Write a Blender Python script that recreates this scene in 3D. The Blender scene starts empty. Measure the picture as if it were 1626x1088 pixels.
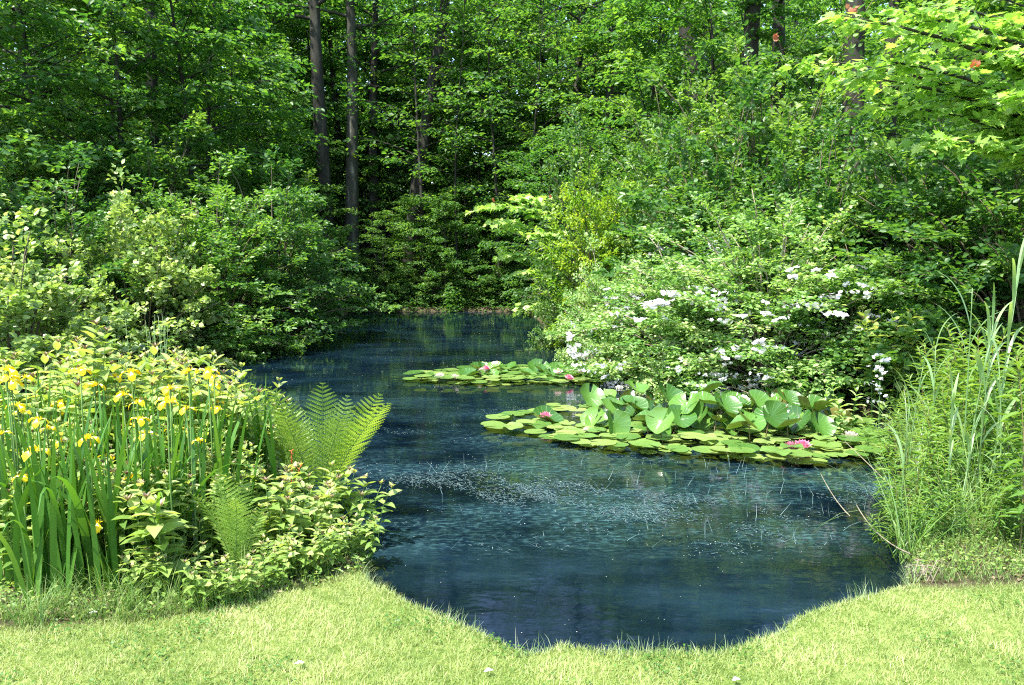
import bpy, math
import numpy as np
from mathutils import Vector
S = bpy.context.scene
COL = S.collection
R = math.radians
# ------------------------------------------------------------------ camera
CAM = np.array([0.0, 0.0, 1.9]); PITCH = R(7.16); FPX = 1250.0
cam = bpy.data.cameras.new('camera'); camo = bpy.data.objects.new('camera', cam); COL.objects.link(camo)
cam.sensor_width = 36; cam.angle = 2*math.atan(813/FPX); cam.clip_start = .05; cam.clip_end = 600
camo.location = CAM; camo.rotation_euler = (R(90)-PITCH, 0, 0); S.camera = camo
def ray(px, py):
    xr = (px-813)/FPX; yr = (544-py)/FPX; c, s = math.cos(PITCH), math.sin(PITCH)
    return np.array([xr, c+yr*s, -s+yr*c])
def G(px, py, z=0.0):            # where a sight line meets the level z
    d = ray(px, py); return CAM + d*((z-CAM[2])/d[2])
def D(px, py, Y):                # where a sight line is Y metres away
    d = ray(px, py); return CAM + d*(Y/d[1])
# ------------------------------------------------------------------ light
SUN_EL, SUN_AZ = 62.0, -132.0     # azimuth from +Y, negative = to the left
w = bpy.data.worlds.new("World"); S.world = w; w.use_nodes = True
nt = w.node_tree; nt.nodes.clear()
sky = nt.nodes.new('ShaderNodeTexSky'); sky.sky_type = 'NISHITA'; sky.sun_disc = False
sky.sun_elevation = R(SUN_EL); sky.sun_rotation = R(SUN_AZ); sky.air_density = 1.0; sky.dust_density = 1.2
bg = nt.nodes.new('ShaderNodeBackground'); bg.inputs[1].default_value = .15
wo = nt.nodes.new('ShaderNodeOutputWorld')
nt.links.new(sky.outputs[0], bg.inputs[0]); nt.links.new(bg.outputs[0], wo.inputs[0])
sl = bpy.data.lights.new('sun', 'SUN'); sl.energy = 3.7; sl.angle = R(.55); sl.color = (1, .955, .86)
so = bpy.data.objects.new('sun', sl); COL.objects.link(so)
sd = Vector((math.sin(R(SUN_AZ))*math.cos(R(SUN_EL)), math.cos(R(SUN_AZ))*math.cos(R(SUN_EL)), math.sin(R(SUN_EL))))
so.rotation_euler = sd.to_track_quat('Z', 'Y').to_euler(); so.location = (0, 0, 30)
S.view_settings.view_transform = 'Standard'; S.view_settings.look = 'None'
S.view_settings.exposure = 1.95; S.view_settings.gamma = 1
c = S.cycles
c.max_bounces = 8; c.diffuse_bounces = 6; c.glossy_bounces = 3; c.transmission_bounces = 5; c.transparent_max_bounces = 4
c.caustics_reflective = False; c.caustics_refractive = False; c.sample_clamp_indirect = 6; c.blur_glossy = 1
c.use_denoising = False; c.pixel_filter_type = 'BLACKMAN_HARRIS'; c.filter_width = 1.15
# ------------------------------------------------------------------ materials
def newmat(name):
    m = bpy.data.materials.new(name); m.use_nodes = True; t = m.node_tree; t.nodes.clear(); return m, t
def N(t, typ, **kw):
    n = t.nodes.new(typ)
    for k, v in kw.items(): setattr(n, k, v)
    return n
def ramp(t, stops, fac=None):
    r = t.nodes.new('ShaderNodeValToRGB'); e = r.color_ramp.elements
    while len(e) < len(stops): e.new(.5)
    for i, (p, cc) in enumerate(stops): e[i].position = p; e[i].color = (*cc, 1)
    if fac is not None: t.links.new(fac, r.inputs[0])
    return r
def leafmat(name, cols, trans=.38, rough=.42, spec=.45, tcol=None, back=None, objvar=.12):
    """cols: leaf colours picked leaf by leaf through the mesh attribute 'tint'."""
    m, t = newmat(name); L = t.links
    at = N(t, 'ShaderNodeAttribute', attribute_name='tint')
    oi = N(t, 'ShaderNodeObjectInfo')
    ma = N(t, 'ShaderNodeMath', operation='MULTIPLY_ADD'); L.new(oi.outputs['Random'], ma.inputs[0]); ma.inputs[1].default_value = objvar; ma.inputs[2].default_value = -objvar/2
    ad = N(t, 'ShaderNodeMath', operation='ADD'); L.new(at.outputs['Fac'], ad.inputs[0]); L.new(ma.outputs[0], ad.inputs[1])
    rp = ramp(t, [(i/(len(cols)-1), cc) for i, cc in enumerate(cols)], ad.outputs[0])
    col = rp.outputs[0]
    if back:
        ge = N(t, 'ShaderNodeNewGeometry'); mb = N(t, 'ShaderNodeMix', data_type='RGBA')
        L.new(ge.outputs['Backfacing'], mb.inputs[0]); L.new(col, mb.inputs[6]); mb.inputs[7].default_value = (*back, 1); col = mb.outputs[2]
    p = N(t, 'ShaderNodeBsdfPrincipled'); L.new(col, p.inputs['Base Color'])
    p.inputs['Roughness'].default_value = rough; p.inputs['Specular IOR Level'].default_value = spec
    tr = N(t, 'ShaderNodeBsdfTranslucent')
    hs = N(t, 'ShaderNodeMix', data_type='RGBA', blend_type='MULTIPLY'); hs.inputs[0].default_value = 1
    L.new(rp.outputs[0], hs.inputs[6]); hs.inputs[7].default_value = (*(tcol or (2.3, 2.0, .8)), 1); L.new(hs.outputs[2], tr.inputs[0])
    mx = N(t, 'ShaderNodeMixShader'); mx.inputs[0].default_value = trans
    L.new(p.outputs[0], mx.inputs[1]); L.new(tr.outputs[0], mx.inputs[2])
    o = N(t, 'ShaderNodeOutputMaterial'); L.new(mx.outputs[0], o.inputs[0]); return m
def noisemat(name, stops, scale=8, rough=.85, bump=.4, stretch=(1, 1, 1), spec=.3, detail=6):
    m, t = newmat(name); L = t.links
    tc = N(t, 'ShaderNodeTexCoord'); mp = N(t, 'ShaderNodeMapping'); mp.inputs['Scale'].default_value = stretch
    L.new(tc.outputs['Object'], mp.inputs[0])
    no = N(t, 'ShaderNodeTexNoise'); no.inputs['Scale'].default_value = scale; no.inputs['Detail'].default_value = detail; no.inputs['Roughness'].default_value = .62
    L.new(mp.outputs[0], no.inputs[0]); rp = ramp(t, stops, no.outputs['Fac'])
    p = N(t, 'ShaderNodeBsdfPrincipled'); L.new(rp.outputs[0], p.inputs['Base Color']); p.inputs['Roughness'].default_value = rough
    p.inputs['Specular IOR Level'].default_value = spec
    b = N(t, 'ShaderNodeBump'); b.inputs['Strength'].default_value = bump; b.inputs['Distance'].default_value = .03
    L.new(no.outputs['Fac'], b.inputs['Height']); L.new(b.outputs[0], p.inputs['Normal'])
    o = N(t, 'ShaderNodeOutputMaterial'); L.new(p.outputs[0], o.inputs[0]); return m
M = {}
M['forest'] = leafmat('forest_leaf', [(.045, .125, .027), (.082, .185, .036), (.155, .26, .052)], .50, .5, .4, objvar=.45, tcol=(1.8, 2.0, .7))
M['under'] = leafmat('understorey_leaf', [(.046, .130, .029), (.086, .190, .038), (.17, .275, .055)], .47, .45, .45, objvar=.45, tcol=(1.9, 2.0, .7))
M['shrub'] = leafmat('shrub_leaf', [(.045, .125, .032), (.085, .180, .042), (.17, .27, .065)], .42, .42, .5, objvar=.45, tcol=(1.9, 2.0, .7))
M['palebush'] = leafmat('pale_leaf', [(.12, .21, .045), (.26, .35, .10), (.50, .54, .24)], .3, .4, .5, tcol=(1.7, 1.9, .8))
M['yellowbush'] = leafmat('yellow_green_leaf', [(.08, .20, .016), (.16, .29, .028), (.30, .41, .06)], .42, .42, .45)
M['rose'] = leafmat('rose_leaf', [(.12, .25, .055), (.23, .37, .11), (.40, .49, .22)], .34, .42, .5, tcol=(1.8, 1.9, .8))
M['yellowbush2'] = leafmat('light_shrub_leaf', [(.07, .17, .032), (.13, .25, .05), (.26, .36, .10)], .38, .42, .5, tcol=(1.9, 2.0, .7))
M['maple'] = leafmat('maple_leaf', [(.14, .28, .045), (.26, .41, .085), (.42, .53, .18)], .36, .42, .5, tcol=(1.7, 1.9, .8))
M['newleaf'] = leafmat('young_red_leaf', [(.32, .10, .05), (.42, .17, .08)], .4, .45, .4, tcol=(1.6, 1.1, .8))
M['iris'] = leafmat('iris_blade', [(.035, .12, .014), (.07, .18, .024), (.15, .27, .045)], .34, .36, .5)
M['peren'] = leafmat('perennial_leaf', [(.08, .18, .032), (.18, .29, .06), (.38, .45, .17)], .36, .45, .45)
M['perentip'] = leafmat('purple_tip_leaf', [(.16, .09, .07), (.22, .17, .09)], .3, .5, .4, tcol=(1.3, 1.1, .9))
M['fern'] = leafmat('fern_leaf', [(.11, .23, .035), (.21, .34, .065), (.36, .46, .15)], .38, .45, .45)
M['lance'] = leafmat('lance_leaf', [(.05, .14, .024), (.10, .21, .034), (.20, .31, .065)], .38, .45, .4)
M['reed'] = leafmat('reed_leaf', [(.10, .20, .07), (.17, .29, .12), (.28, .39, .18)], .34, .4, .5)
M['grass'] = leafmat('lawn_blade', [(.09, .17, .035), (.19, .28, .065), (.33, .40, .13), (.52, .54, .28)], .34, .5, .4, tcol=(1.5, 1.4, .8))
M['tuft'] = leafmat('long_grass_blade', [(.06, .16, .03), (.12, .23, .04), (.30, .36, .13)], .34, .5, .4, tcol=(1.5, 1.4, .8))
M['rim'] = leafmat('rim_grass_blade', [(.10, .20, .06), (.20, .30, .12), (.42, .48, .32)], .34, .5, .4, tcol=(1.4, 1.3, .9))
M['bark'] = noisemat('bark', [(.3, (.016, .015, .011)), (.55, (.032, .031, .024)), (.75, (.075, .075, .058))], 5, .9, .8, (1, 1, .25))
M['sunbark'] = noisemat('painted_sun_bark', [(.3, (.03, .03, .022)), (.55, (.05, .05, .038)), (.76, (.20, .20, .16))], 5, .85, .8, (1, 1, .3))  # lighter bark tone paints in the sunlit patch of one trunk
M['twig'] = noisemat('twig', [(.3, (.06, .05, .03)), (.7, (.16, .13, .09))], 20, .85, .3)
M['deadtwig'] = noisemat('dead_twig', [(.3, (.17, .13, .10)), (.7, (.36, .30, .24))], 20, .85, .3)
M['stem'] = noisemat('green_stem', [(.3, (.06, .14, .03)), (.7, (.12, .21, .05))], 14, .6, .1)
M['redstem'] = noisemat('brown_stem', [(.3, (.10, .10, .035)), (.7, (.19, .15, .07))], 14, .6, .1)
M['straw'] = noisemat('dry_straw', [(.3, (.13, .11, .075)), (.7, (.28, .25, .18))], 20, .8, .1)
M['rust'] = noisemat('rust_frond', [(.3, (.28, .06, .02)), (.7, (.50, .15, .05))], 40, .85, .3)
def petalmat(name, stops, tr=.25, rough=.5, tc=(1, 1, 1)):
    return leafmat(name, stops, tr, rough, .3, tcol=tc, objvar=.2)
M['yellow'] = petalmat('iris_petal', [(.80, .48, .002), (.90, .62, .004), (.92, .72, .02)], .22)
M['yellowmark'] = petalmat('iris_signal', [(.80, .72, .30), (.90, .86, .55)], .3)
M['white'] = petalmat('white_petal', [(.72, .69, .76), (.85, .83, .85)])
M['pink'] = petalmat('pink_petal', [(.66, .09, .22), (.80, .22, .36), (.85, .45, .54)])
M['palepink'] = petalmat('pale_pink_petal', [(.82, .50, .50), (.88, .68, .66), (.90, .82, .80)])
M['centre'] = petalmat('flower_centre', [(.75, .45, .05), (.85, .60, .10)])
def padmat(name, cols, back):
    m, t = newmat(name); L = t.links
    at = N(t, 'ShaderNodeAttribute', attribute_name='tint'); oi = N(t, 'ShaderNodeObjectInfo')
    va = N(t, 'ShaderNodeMath', operation='MULTIPLY_ADD'); L.new(oi.outputs['Random'], va.inputs[0]); va.inputs[1].default_value = .9; L.new(at.outputs['Fac'], va.inputs[2])
    tc = N(t, 'ShaderNodeTexCoord'); sp = N(t, 'ShaderNodeSeparateXYZ'); L.new(tc.outputs['Object'], sp.inputs[0])
    an = N(t, 'ShaderNodeMath', operation='ARCTAN2'); L.new(sp.outputs[1], an.inputs[0]); L.new(sp.outputs[0], an.inputs[1])
    mu = N(t, 'ShaderNodeMath', operation='MULTIPLY'); L.new(an.outputs[0], mu.inputs[0]); mu.inputs[1].default_value = 17
    si = N(t, 'ShaderNodeMath', operation='SINE'); L.new(mu.outputs[0], si.inputs[0])
    pw = N(t, 'ShaderNodeMapRange'); L.new(si.outputs[0], pw.inputs[0]); pw.inputs[1].default_value = .86; pw.inputs[2].default_value = 1
    no = N(t, 'ShaderNodeTexNoise'); no.inputs['Scale'].default_value = 28; no.inputs['Detail'].default_value = 5; L.new(tc.outputs['Object'], no.inputs[0])
    a2 = N(t, 'ShaderNodeMath', operation='MULTIPLY_ADD'); L.new(no.outputs['Fac'], a2.inputs[0]); a2.inputs[1].default_value = .6; L.new(va.outputs[0], a2.inputs[2])
    sb = N(t, 'ShaderNodeMath', operation='SUBTRACT'); L.new(a2.outputs[0], sb.inputs[0]); sb.inputs[1].default_value = .45
    rp = ramp(t, [(i/(len(cols)-1), cc) for i, cc in enumerate(cols)], sb.outputs[0])
    vm = N(t, 'ShaderNodeMix', data_type='RGBA'); vf = N(t, 'ShaderNodeMath', operation='MULTIPLY'); L.new(pw.outputs[0], vf.inputs[0]); vf.inputs[1].default_value = .24
    L.new(vf.outputs[0], vm.inputs[0]); L.new(rp.outputs[0], vm.inputs[6]); vm.inputs[7].default_value = (.30, .38, .14, 1)
    ge = N(t, 'ShaderNodeNewGeometry'); mb = N(t, 'ShaderNodeMix', data_type='RGBA')
    L.new(ge.outputs['Backfacing'], mb.inputs[0]); L.new(vm.outputs[2], mb.inputs[6])
    mb.inputs[7].default_value = (*back, 1)
    p = N(t, 'ShaderNodeBsdfPrincipled'); L.new(mb.outputs[2], p.inputs['Base Color']); p.inputs['Roughness'].default_value = .23; p.inputs['Specular IOR Level'].default_value = .6
    b = N(t, 'ShaderNodeBump'); b.inputs['Strength'].default_value = .35; b.inputs['Distance'].default_value = .004; L.new(pw.outputs[0], b.inputs['Height']); L.new(b.outputs[0], p.inputs['Normal'])
    tr = N(t, 'ShaderNodeBsdfTranslucent'); hs = N(t, 'ShaderNodeMix', data_type='RGBA', blend_type='MULTIPLY'); hs.inputs[0].default_value = 1
    L.new(vm.outputs[2], hs.inputs[6]); hs.inputs[7].default_value = (1.7, 1.7, .5, 1); L.new(hs.outputs[2], tr.inputs[0])
    mx = N(t, 'ShaderNodeMixShader'); mx.inputs[0].default_value = .18; L.new(p.outputs[0], mx.inputs[1]); L.new(tr.outputs[0], mx.inputs[2])
    o = N(t, 'ShaderNodeOutputMaterial'); L.new(mx.outputs[0], o.inputs[0]); return m
M['pad'] = padmat('floating_pad', [(.06, .15, .028), (.115, .22, .045), (.18, .28, .07), (.24, .32, .09)], (.17, .10, .05))
M['uppad'] = padmat('raised_pad', [(.032, .10, .014), (.065, .165, .026), (.13, .25, .045)], (.20, .17, .045))
# water: dark blue dyed pond, small ripples, patches of weed just under the surface
def watermat():
    m, t = newmat('pond_water'); L = t.links
    tc = N(t, 'ShaderNodeTexCoord')
    mp = N(t, 'ShaderNodeMapping'); mp.inputs['Scale'].default_value = (.55, 1.3, 1); L.new(tc.outputs['Object'], mp.inputs[0])
    n1 = N(t, 'ShaderNodeTexNoise'); n1.inputs['Scale'].default_value = 1.1; n1.inputs['Detail'].default_value = 8; n1.inputs['Roughness'].default_value = .65; L.new(mp.outputs[0], n1.inputs[0])
    n2 = N(t, 'ShaderNodeTexNoise'); n2.inputs['Scale'].default_value = 26; n2.inputs['Detail'].default_value = 8; n2.inputs['Roughness'].default_value = .75; L.new(mp.outputs[0], n2.inputs[0])
    sp = N(t, 'ShaderNodeSeparateXYZ'); L.new(tc.outputs['Object'], sp.inputs[0])
    # weed zone: a belt from 4.8 to 7 m, denser on the right
    y1 = N(t, 'ShaderNodeMapRange', interpolation_type='SMOOTHSTEP'); L.new(sp.outputs[1], y1.inputs[0]); y1.inputs[1].default_value = 4.45; y1.inputs[2].default_value = 5.0
    y2 = N(t, 'ShaderNodeMapRange', interpolation_type='SMOOTHSTEP'); L.new(sp.outputs[1], y2.inputs[0]); y2.inputs[1].default_value = 11; y2.inputs[2].default_value = 5.6
    x1 = N(t, 'ShaderNodeMapRange'); L.new(sp.outputs[0], x1.inputs[0]); x1.inputs[1].default_value = -1.5; x1.inputs[2].default_value = 2.6; x1.inputs[3].default_value = .7; x1.inputs[4].default_value = 1
    z = N(t, 'ShaderNodeMath', operation='MULTIPLY'); L.new(y1.outputs[0], z.inputs[0]); L.new(y2.outputs[0], z.inputs[1])
    z2 = N(t, 'ShaderNodeMath', operation='MULTIPLY'); L.new(z.outputs[0], z2.inputs[0]); L.new(x1.outputs[0], z2.inputs[1])
    ms = N(t, 'ShaderNodeMapRange'); L.new(n1.outputs['Fac'], ms.inputs[0]); ms.inputs[1].default_value = .42; ms.inputs[2].default_value = .60
    m3 = N(t, 'ShaderNodeMapRange'); L.new(n2.outputs['Fac'], m3.inputs[0]); m3.inputs[1].default_value = .49; m3.inputs[2].default_value = .60
    q = N(t, 'ShaderNodeMath', operation='MULTIPLY'); L.new(ms.outputs[0], q.inputs[0]); L.new(m3.outputs[0], q.inputs[1])
    q2 = N(t, 'ShaderNodeMath', operation='MULTIPLY'); L.new(q.outputs[0], q2.inputs[0]); L.new(z2.outputs[0], q2.inputs[1])
    base = ramp(t, [(.34, (.0008, .0028, .006)), (.50, (.0022, .0072, .014)), (.66, (.0065, .018, .029))], n1.outputs['Fac'])
    wc = ramp(t, [(.0, (.038, .080, .13)), (1, (.045, .11, .11))], x1.outputs[0])
    mx = N(t, 'ShaderNodeMix', data_type='RGBA'); L.new(q2.outputs[0], mx.inputs[0]); L.new(base.outputs[0], mx.inputs[6]); L.new(wc.outputs[0], mx.inputs[7])
    p = N(t, 'ShaderNodeBsdfPrincipled'); L.new(mx.outputs[2], p.inputs['Base Color']); p.inputs['Roughness'].default_value = .05; p.inputs['IOR'].default_value = 1.33
    n3 = N(t, 'ShaderNodeTexNoise'); n3.inputs['Scale'].default_value = 5; n3.inputs['Detail'].default_value = 3
    mp2 = N(t, 'ShaderNodeMapping'); mp2.inputs['Scale'].default_value = (.6, 1.2, 1); L.new(tc.outputs['Object'], mp2.inputs[0]); L.new(mp2.outputs[0], n3.inputs[0])
    b = N(t, 'ShaderNodeBump'); b.inputs['Strength'].default_value = .10; b.inputs['Distance'].default_value = .03; L.new(n3.outputs['Fac'], b.inputs['Height']); L.new(b.outputs[0], p.inputs['Normal'])
    o = N(t, 'ShaderNodeOutputMaterial'); L.new(p.outputs[0], o.inputs[0]); return m
M['water'] = watermat()
M['weed'] = leafmat('floating_weed', [(.10, .20, .22), (.17, .28, .28), (.32, .42, .38)], .1, .5, .3, tcol=(1, 1, 1))
M['litter'] = leafmat('dead_leaf', [(.06, .04, .022), (.14, .10, .055), (.26, .21, .13)], .1, .7, .2, tcol=(1, 1, 1))
M['speck'] = leafmat('floating_speck', [(.16, .22, .20), (.34, .38, .34), (.55, .58, .52)], .1, .6, .3, tcol=(1, 1, 1))
def groundmat():
    m, t = newmat('ground'); L = t.links
    tc = N(t, 'ShaderNodeTexCoord'); sp = N(t, 'ShaderNodeSeparateXYZ'); L.new(tc.outputs['Object'], sp.inputs[0])
    no = N(t, 'ShaderNodeTexNoise'); no.inputs['Scale'].default_value = 14; no.inputs['Detail'].default_value = 9; no.inputs['Roughness'].default_value = .75; L.new(tc.outputs['Object'], no.inputs[0])
    nb = N(t, 'ShaderNodeTexNoise'); nb.inputs['Scale'].default_value = .9; nb.inputs['Detail'].default_value = 4; L.new(tc.outputs['Object'], nb.inputs[0])
    soil = ramp(t, [(.35, (.022, .018, .010)), (.52, (.060, .050, .028)), (.68, (.15, .13, .08))], no.outputs['Fac'])
    turf = ramp(t, [(.35, (.07, .12, .02)), (.52, (.15, .21, .045)), (.68, (.30, .33, .12))], no.outputs['Fac'])
    at = N(t, 'ShaderNodeAttribute', attribute_name='turf')
    mx = N(t, 'ShaderNodeMix', data_type='RGBA'); L.new(at.outputs['Fac'], mx.inputs[0]); L.new(soil.outputs[0], mx.inputs[6]); L.new(turf.outputs[0], mx.inputs[7])
    p = N(t, 'ShaderNodeBsdfPrincipled'); L.new(mx.outputs[2], p.inputs['Base Color']); p.inputs['Roughness'].default_value = .95; p.inputs['Specular IOR Level'].default_value = .15
    b = N(t, 'ShaderNodeBump'); b.inputs['Strength'].default_value = .8; b.inputs['Distance'].default_value = .03; L.new(no.outputs['Fac'], b.inputs['Height']); L.new(b.outputs[0], p.inputs['Normal'])
    o = N(t, 'ShaderNodeOutputMaterial'); L.new(p.outputs[0], o.inputs[0]); return m
M['ground'] = groundmat()
# ------------------------------------------------------------------ mesh helpers
def unit(v): return v/np.maximum(np.linalg.norm(v, axis=-1, keepdims=True), 1e-9)
UP = np.array([0, 0, 1.0])
class Geo:
    def __init__(s): s.v = []; s.f = []; s.t = []; s.n = 0
    def add(s, V, F, tint=.5, mi=0):
        V = np.asarray(V, float).reshape(-1, 3)
        for f in F: s.f.append((np.asarray(f, int)+s.n, mi))
        s.v.append(V); s.t.append(np.broadcast_to(np.asarray(tint, float), (len(V),))); s.n += len(V)
    def inst(s, tpl, P, Dr, Nr, L, W=None, tint=.5, mi=0):
        """leaf templates: y along the leaf, x across, z out of it"""
        tv, tf = tpl; P = np.asarray(P, float).reshape(-1, 3); n = len(P)
        if n == 0: return
        y = unit(np.broadcast_to(Dr, P.shape)); nr = np.broadcast_to(Nr, P.shape); z = unit(nr-(nr*y).sum(1, keepdims=True)*y); x = np.cross(y, z)
        L = np.broadcast_to(np.asarray(L, float), (n,)); W = L if W is None else np.broadcast_to(np.asarray(W, float), (n,))
        V = P[:, None]+x[:, None]*(tv[None, :, 0:1]*W[:, None, None])+y[:, None]*(tv[None, :, 1:2]*L[:, None, None])+z[:, None]*(tv[None, :, 2:3]*L[:, None, None])
        off = (np.arange(n)*len(tv))[:, None]
        F = [(np.asarray(f)[None]+off).reshape(-1, len(f)) for f in tf]
        s.add(V.reshape(-1, 3), F, np.repeat(np.broadcast_to(np.asarray(tint, float), (n,)), len(tv)), mi)
    def tube(s, pts, rad, sides=6, tint=.5, mi=0):
        pts = np.asarray(pts, float); n = len(pts); rad = np.broadcast_to(np.asarray(rad, float), (n,))
        tg = unit(np.gradient(pts, axis=0)); ref = np.array([.13, .98, .1]) if abs(tg[0, 2]) > .7 else UP
        a = unit(np.cross(tg, ref)); b = np.cross(tg, a); th = np.arange(sides)*2*np.pi/sides
        V = pts[:, None]+rad[:, None, None]*(np.cos(th)[None, :, None]*a[:, None]+np.sin(th)[None, :, None]*b[:, None])
        i = np.arange(n-1)[:, None]*sides; j = np.arange(sides)[None]; k = (j+1) % sides
        F = np.stack([i+j, i+k, i+sides+k, i+sides+j], -1).reshape(-1, 4)
        s.add(V.reshape(-1, 3), [F, (np.arange(sides)[None]+(n-1)*sides)], tint, mi)
    def mesh(s, name, mats, smooth=False):
        me = bpy.data.meshes.new(name)
        V = np.concatenate(s.v).astype(np.float32); lp = np.concatenate([f.ravel() for f, _ in s.f]).astype(np.int32)
        tot = np.concatenate([np.full(len(f), f.shape[1]) for f, _ in s.f]).astype(np.int32)
        mi = np.concatenate([np.full(len(f), m) for f, m in s.f]).astype(np.int32)
        st = np.concatenate([[0], np.cumsum(tot)[:-1]]).astype(np.int32)
        me.vertices.add(len(V)); me.vertices.foreach_set('co', V.ravel())
        me.loops.add(len(lp)); me.loops.foreach_set('vertex_index', lp)
        me.polygons.add(len(tot)); me.polygons.foreach_set('loop_start', st)
        me.polygons.foreach_set('material_index', mi)
        me.update(calc_edges=True)
        a = me.attributes.new('tint', 'FLOAT', 'POINT'); a.data.foreach_set('value', np.concatenate(s.t).astype(np.float32))
        if smooth: me.polygons.foreach_set('use_smooth', np.ones(len(tot), bool))
        for m in (mats if isinstance(mats, (list, tuple)) else [mats]): me.materials.append(M[m])
        return me
    def build(s, name, mats, parent=None, smooth=False):
        o = bpy.data.objects.new(name, s.mesh(name, mats, smooth)); COL.objects.link(o); o.parent = parent; return o
def thing(name, label, cat, loc=(0, 0, 0), rz=0, group=None, sc=1.0):
    o = bpy.data.objects.new(name, None); COL.objects.link(o); o.location = loc; o.rotation_euler = (0, 0, rz)
    o.scale = sc if isinstance(sc, (tuple, list)) else (sc, sc, sc); o.empty_display_size = .1
    tag(o, label, cat, group); return o
def tag(o, label=None, cat=None, group=None, kind=None):
    if label: o['label'] = label
    if cat: o['category'] = cat
    if group: o['group'] = group
    if kind: o['kind'] = kind
    return o
def child(name, me, parent, loc=(0, 0, 0), rot=(0, 0, 0), sc=1.0):
    o = bpy.data.objects.new(name, me); COL.objects.link(o); o.parent = parent; o.location = loc; o.rotation_euler = rot
    o.scale = sc if isinstance(sc, (tuple, list)) else (sc, sc, sc); return o
def kids(root, parts):
    for nm, me in parts: child(nm, me, root)
# leaf templates
LEAF = (np.array([[0, 0, 0], [-.5, .33, .09], [-.36, .70, .05], [0, 1, -.14], [.36, .70, .05], [.5, .33, .09]]), [[0, 3, 2, 1], [0, 5, 4, 3]])
RHOMB = (np.array([[0, 0, 0], [-.5, .5, .08], [0, 1, -.06], [.5, .5, .08]]), [[0, 2, 1], [0, 3, 2]])
LONG = (np.array([[0, 0, 0], [-.42, .22, .07], [-.5, .45, .05], [-.28, .76, -.03], [0, 1, -.2], [.28, .76, -.03], [.5, .45, .05], [.42, .22, .07], [0, .5, -.02]]),
        [[0, 8, 2, 1], [8, 4, 3, 2], [0, 7, 6, 8], [8, 6, 5, 4]])
def _maple():
    o = [(.08, 0), (.30, -.02), (.24, .12), (.52, .16), (.42, .27), (.56, .44), (.34, .44), (.36, .66), (.16, .60), (0, 1.0)]
    pts = [(0, .0)]+[(x, y) for x, y in o]+[(-x, y) for x, y in o[-2::-1]]
    V = [[x, y, .10*abs(x)-.16*y*y] for x, y in pts]+[[0, .30, -.02]]
    k = len(V)-1; n = len(pts)
    return np.array(V), [[k, i, (i+1) % n] for i in range(n)]
MAPLE = _maple()
def sprays(g, rng, O, Dr, L, W, n, ls, tpl=LEAF, droop=.25, tilt=.45, aspect=.62, mi=0, tint=None, tsp=.22, ups=.0, thick=.05):
    """flat twig sprays of n leaves each; O, Dr (m,3), L, W lengths"""
    m = len(O); Dr = unit(Dr); L = np.broadcast_to(L, (m,)); W = np.broadcast_to(W, (m,))
    u = rng.uniform(.05, 1, (m, n)); v = rng.uniform(-1, 1, (m, n))
    side = unit(np.cross(Dr, UP)+1e-6)
    shp = np.sin(np.pi*np.clip(u*.78+.2, 0, 1))
    P = O[:, None]+Dr[:, None]*(u*L[:, None])[..., None]+side[:, None]*(v*shp*W[:, None])[..., None]-UP*(droop*u**2*L[:, None])[..., None]
    P = P+rng.normal(0, thick, (m, n, 3))*np.array([1, 1, .8])
    dv = Dr[:, None]*.7+side[:, None]*(np.sign(v)*.8)[..., None]+rng.normal(0, .3, (m, n, 3))-UP*.22
    nv = UP*(1+ups)+rng.normal(0, tilt, (m, n, 3))
    base = (rng.normal(.42, .18, (m, 1)) if tint is None else np.broadcast_to(tint, (m,))[:, None])+rng.normal(0, tsp, (m, n))
    g.inst(tpl, P.reshape(-1, 3), dv.reshape(-1, 3), nv.reshape(-1, 3), rng.uniform(.7, 1.25, m*n)*ls, rng.uniform(.7, 1.25, m*n)*ls*aspect, np.clip(base, 0, 1).ravel(), mi)
def curve3(a, b, c, n):
    t = np.linspace(0, 1, n)[:, None]; return (1-t)**2*a+2*t*(1-t)*b+t*t*c
def blades(g, rng, P, az, H, lean, bend, width, nseg=5, tint=.5, mi=0, twist=None, prof='sword', bp=2.0):
    """curved ribbons growing from P: the blade's angle from upright is lean + bend*s^bp"""
    n = len(P); az = np.broadcast_to(az, (n,)); H = np.broadcast_to(H, (n,)); lean = np.broadcast_to(lean, (n,)); bend = np.broadcast_to(bend, (n,)); width = np.broadcast_to(width, (n,))
    s = np.linspace(0, 1, nseg+1); th = lean[:, None]+bend[:, None]*s[None]**bp
    ds = H[:, None]/nseg; thm = (th[:, 1:]+th[:, :-1])/2
    h = np.concatenate([np.zeros((n, 1)), np.cumsum(np.sin(thm)*ds, 1)], 1); z = np.concatenate([np.zeros((n, 1)), np.cumsum(np.cos(thm)*ds, 1)], 1)
    d = np.stack([np.cos(az), np.sin(az), 0*az], -1); pr = np.stack([-np.sin(az), np.cos(az), 0*az], -1)
    C = P[:, None]+d[:, None]*h[..., None]+UP*z[..., None]
    tw = rng.uniform(-.9, .9, n) if twist is None else np.broadcast_to(twist, (n,))
    sv = pr*np.cos(tw)[:, None]+d*np.sin(tw)[:, None]
    if prof == 'sword': wp = np.clip(1-s**3.2, .03, 1)*(.75+.25*np.minimum(1, s*4))
    elif prof == 'reed': wp = np.clip(np.sin(np.pi*np.clip(s*.86+.14, 0, 1))**.8, .03, 1)
    else: wp = 1-s*.93
    hw = (width[:, None]*wp[None])[..., None]*.5
    V = np.stack([C-sv[:, None]*hw, C+sv[:, None]*hw], 2)  # n, seg+1, 2, 3
    i = np.arange(n)[:, None]*(2*(nseg+1))+np.arange(nseg)[None]*2
    F = np.stack([i, i+1, i+3, i+2], -1).reshape(-1, 4)
    tt = np.broadcast_to(np.asarray(tint, float), (n,))
    g.add(V.reshape(-1, 3), [F], np.repeat(tt, 2*(nseg+1)), mi); return C
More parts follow.
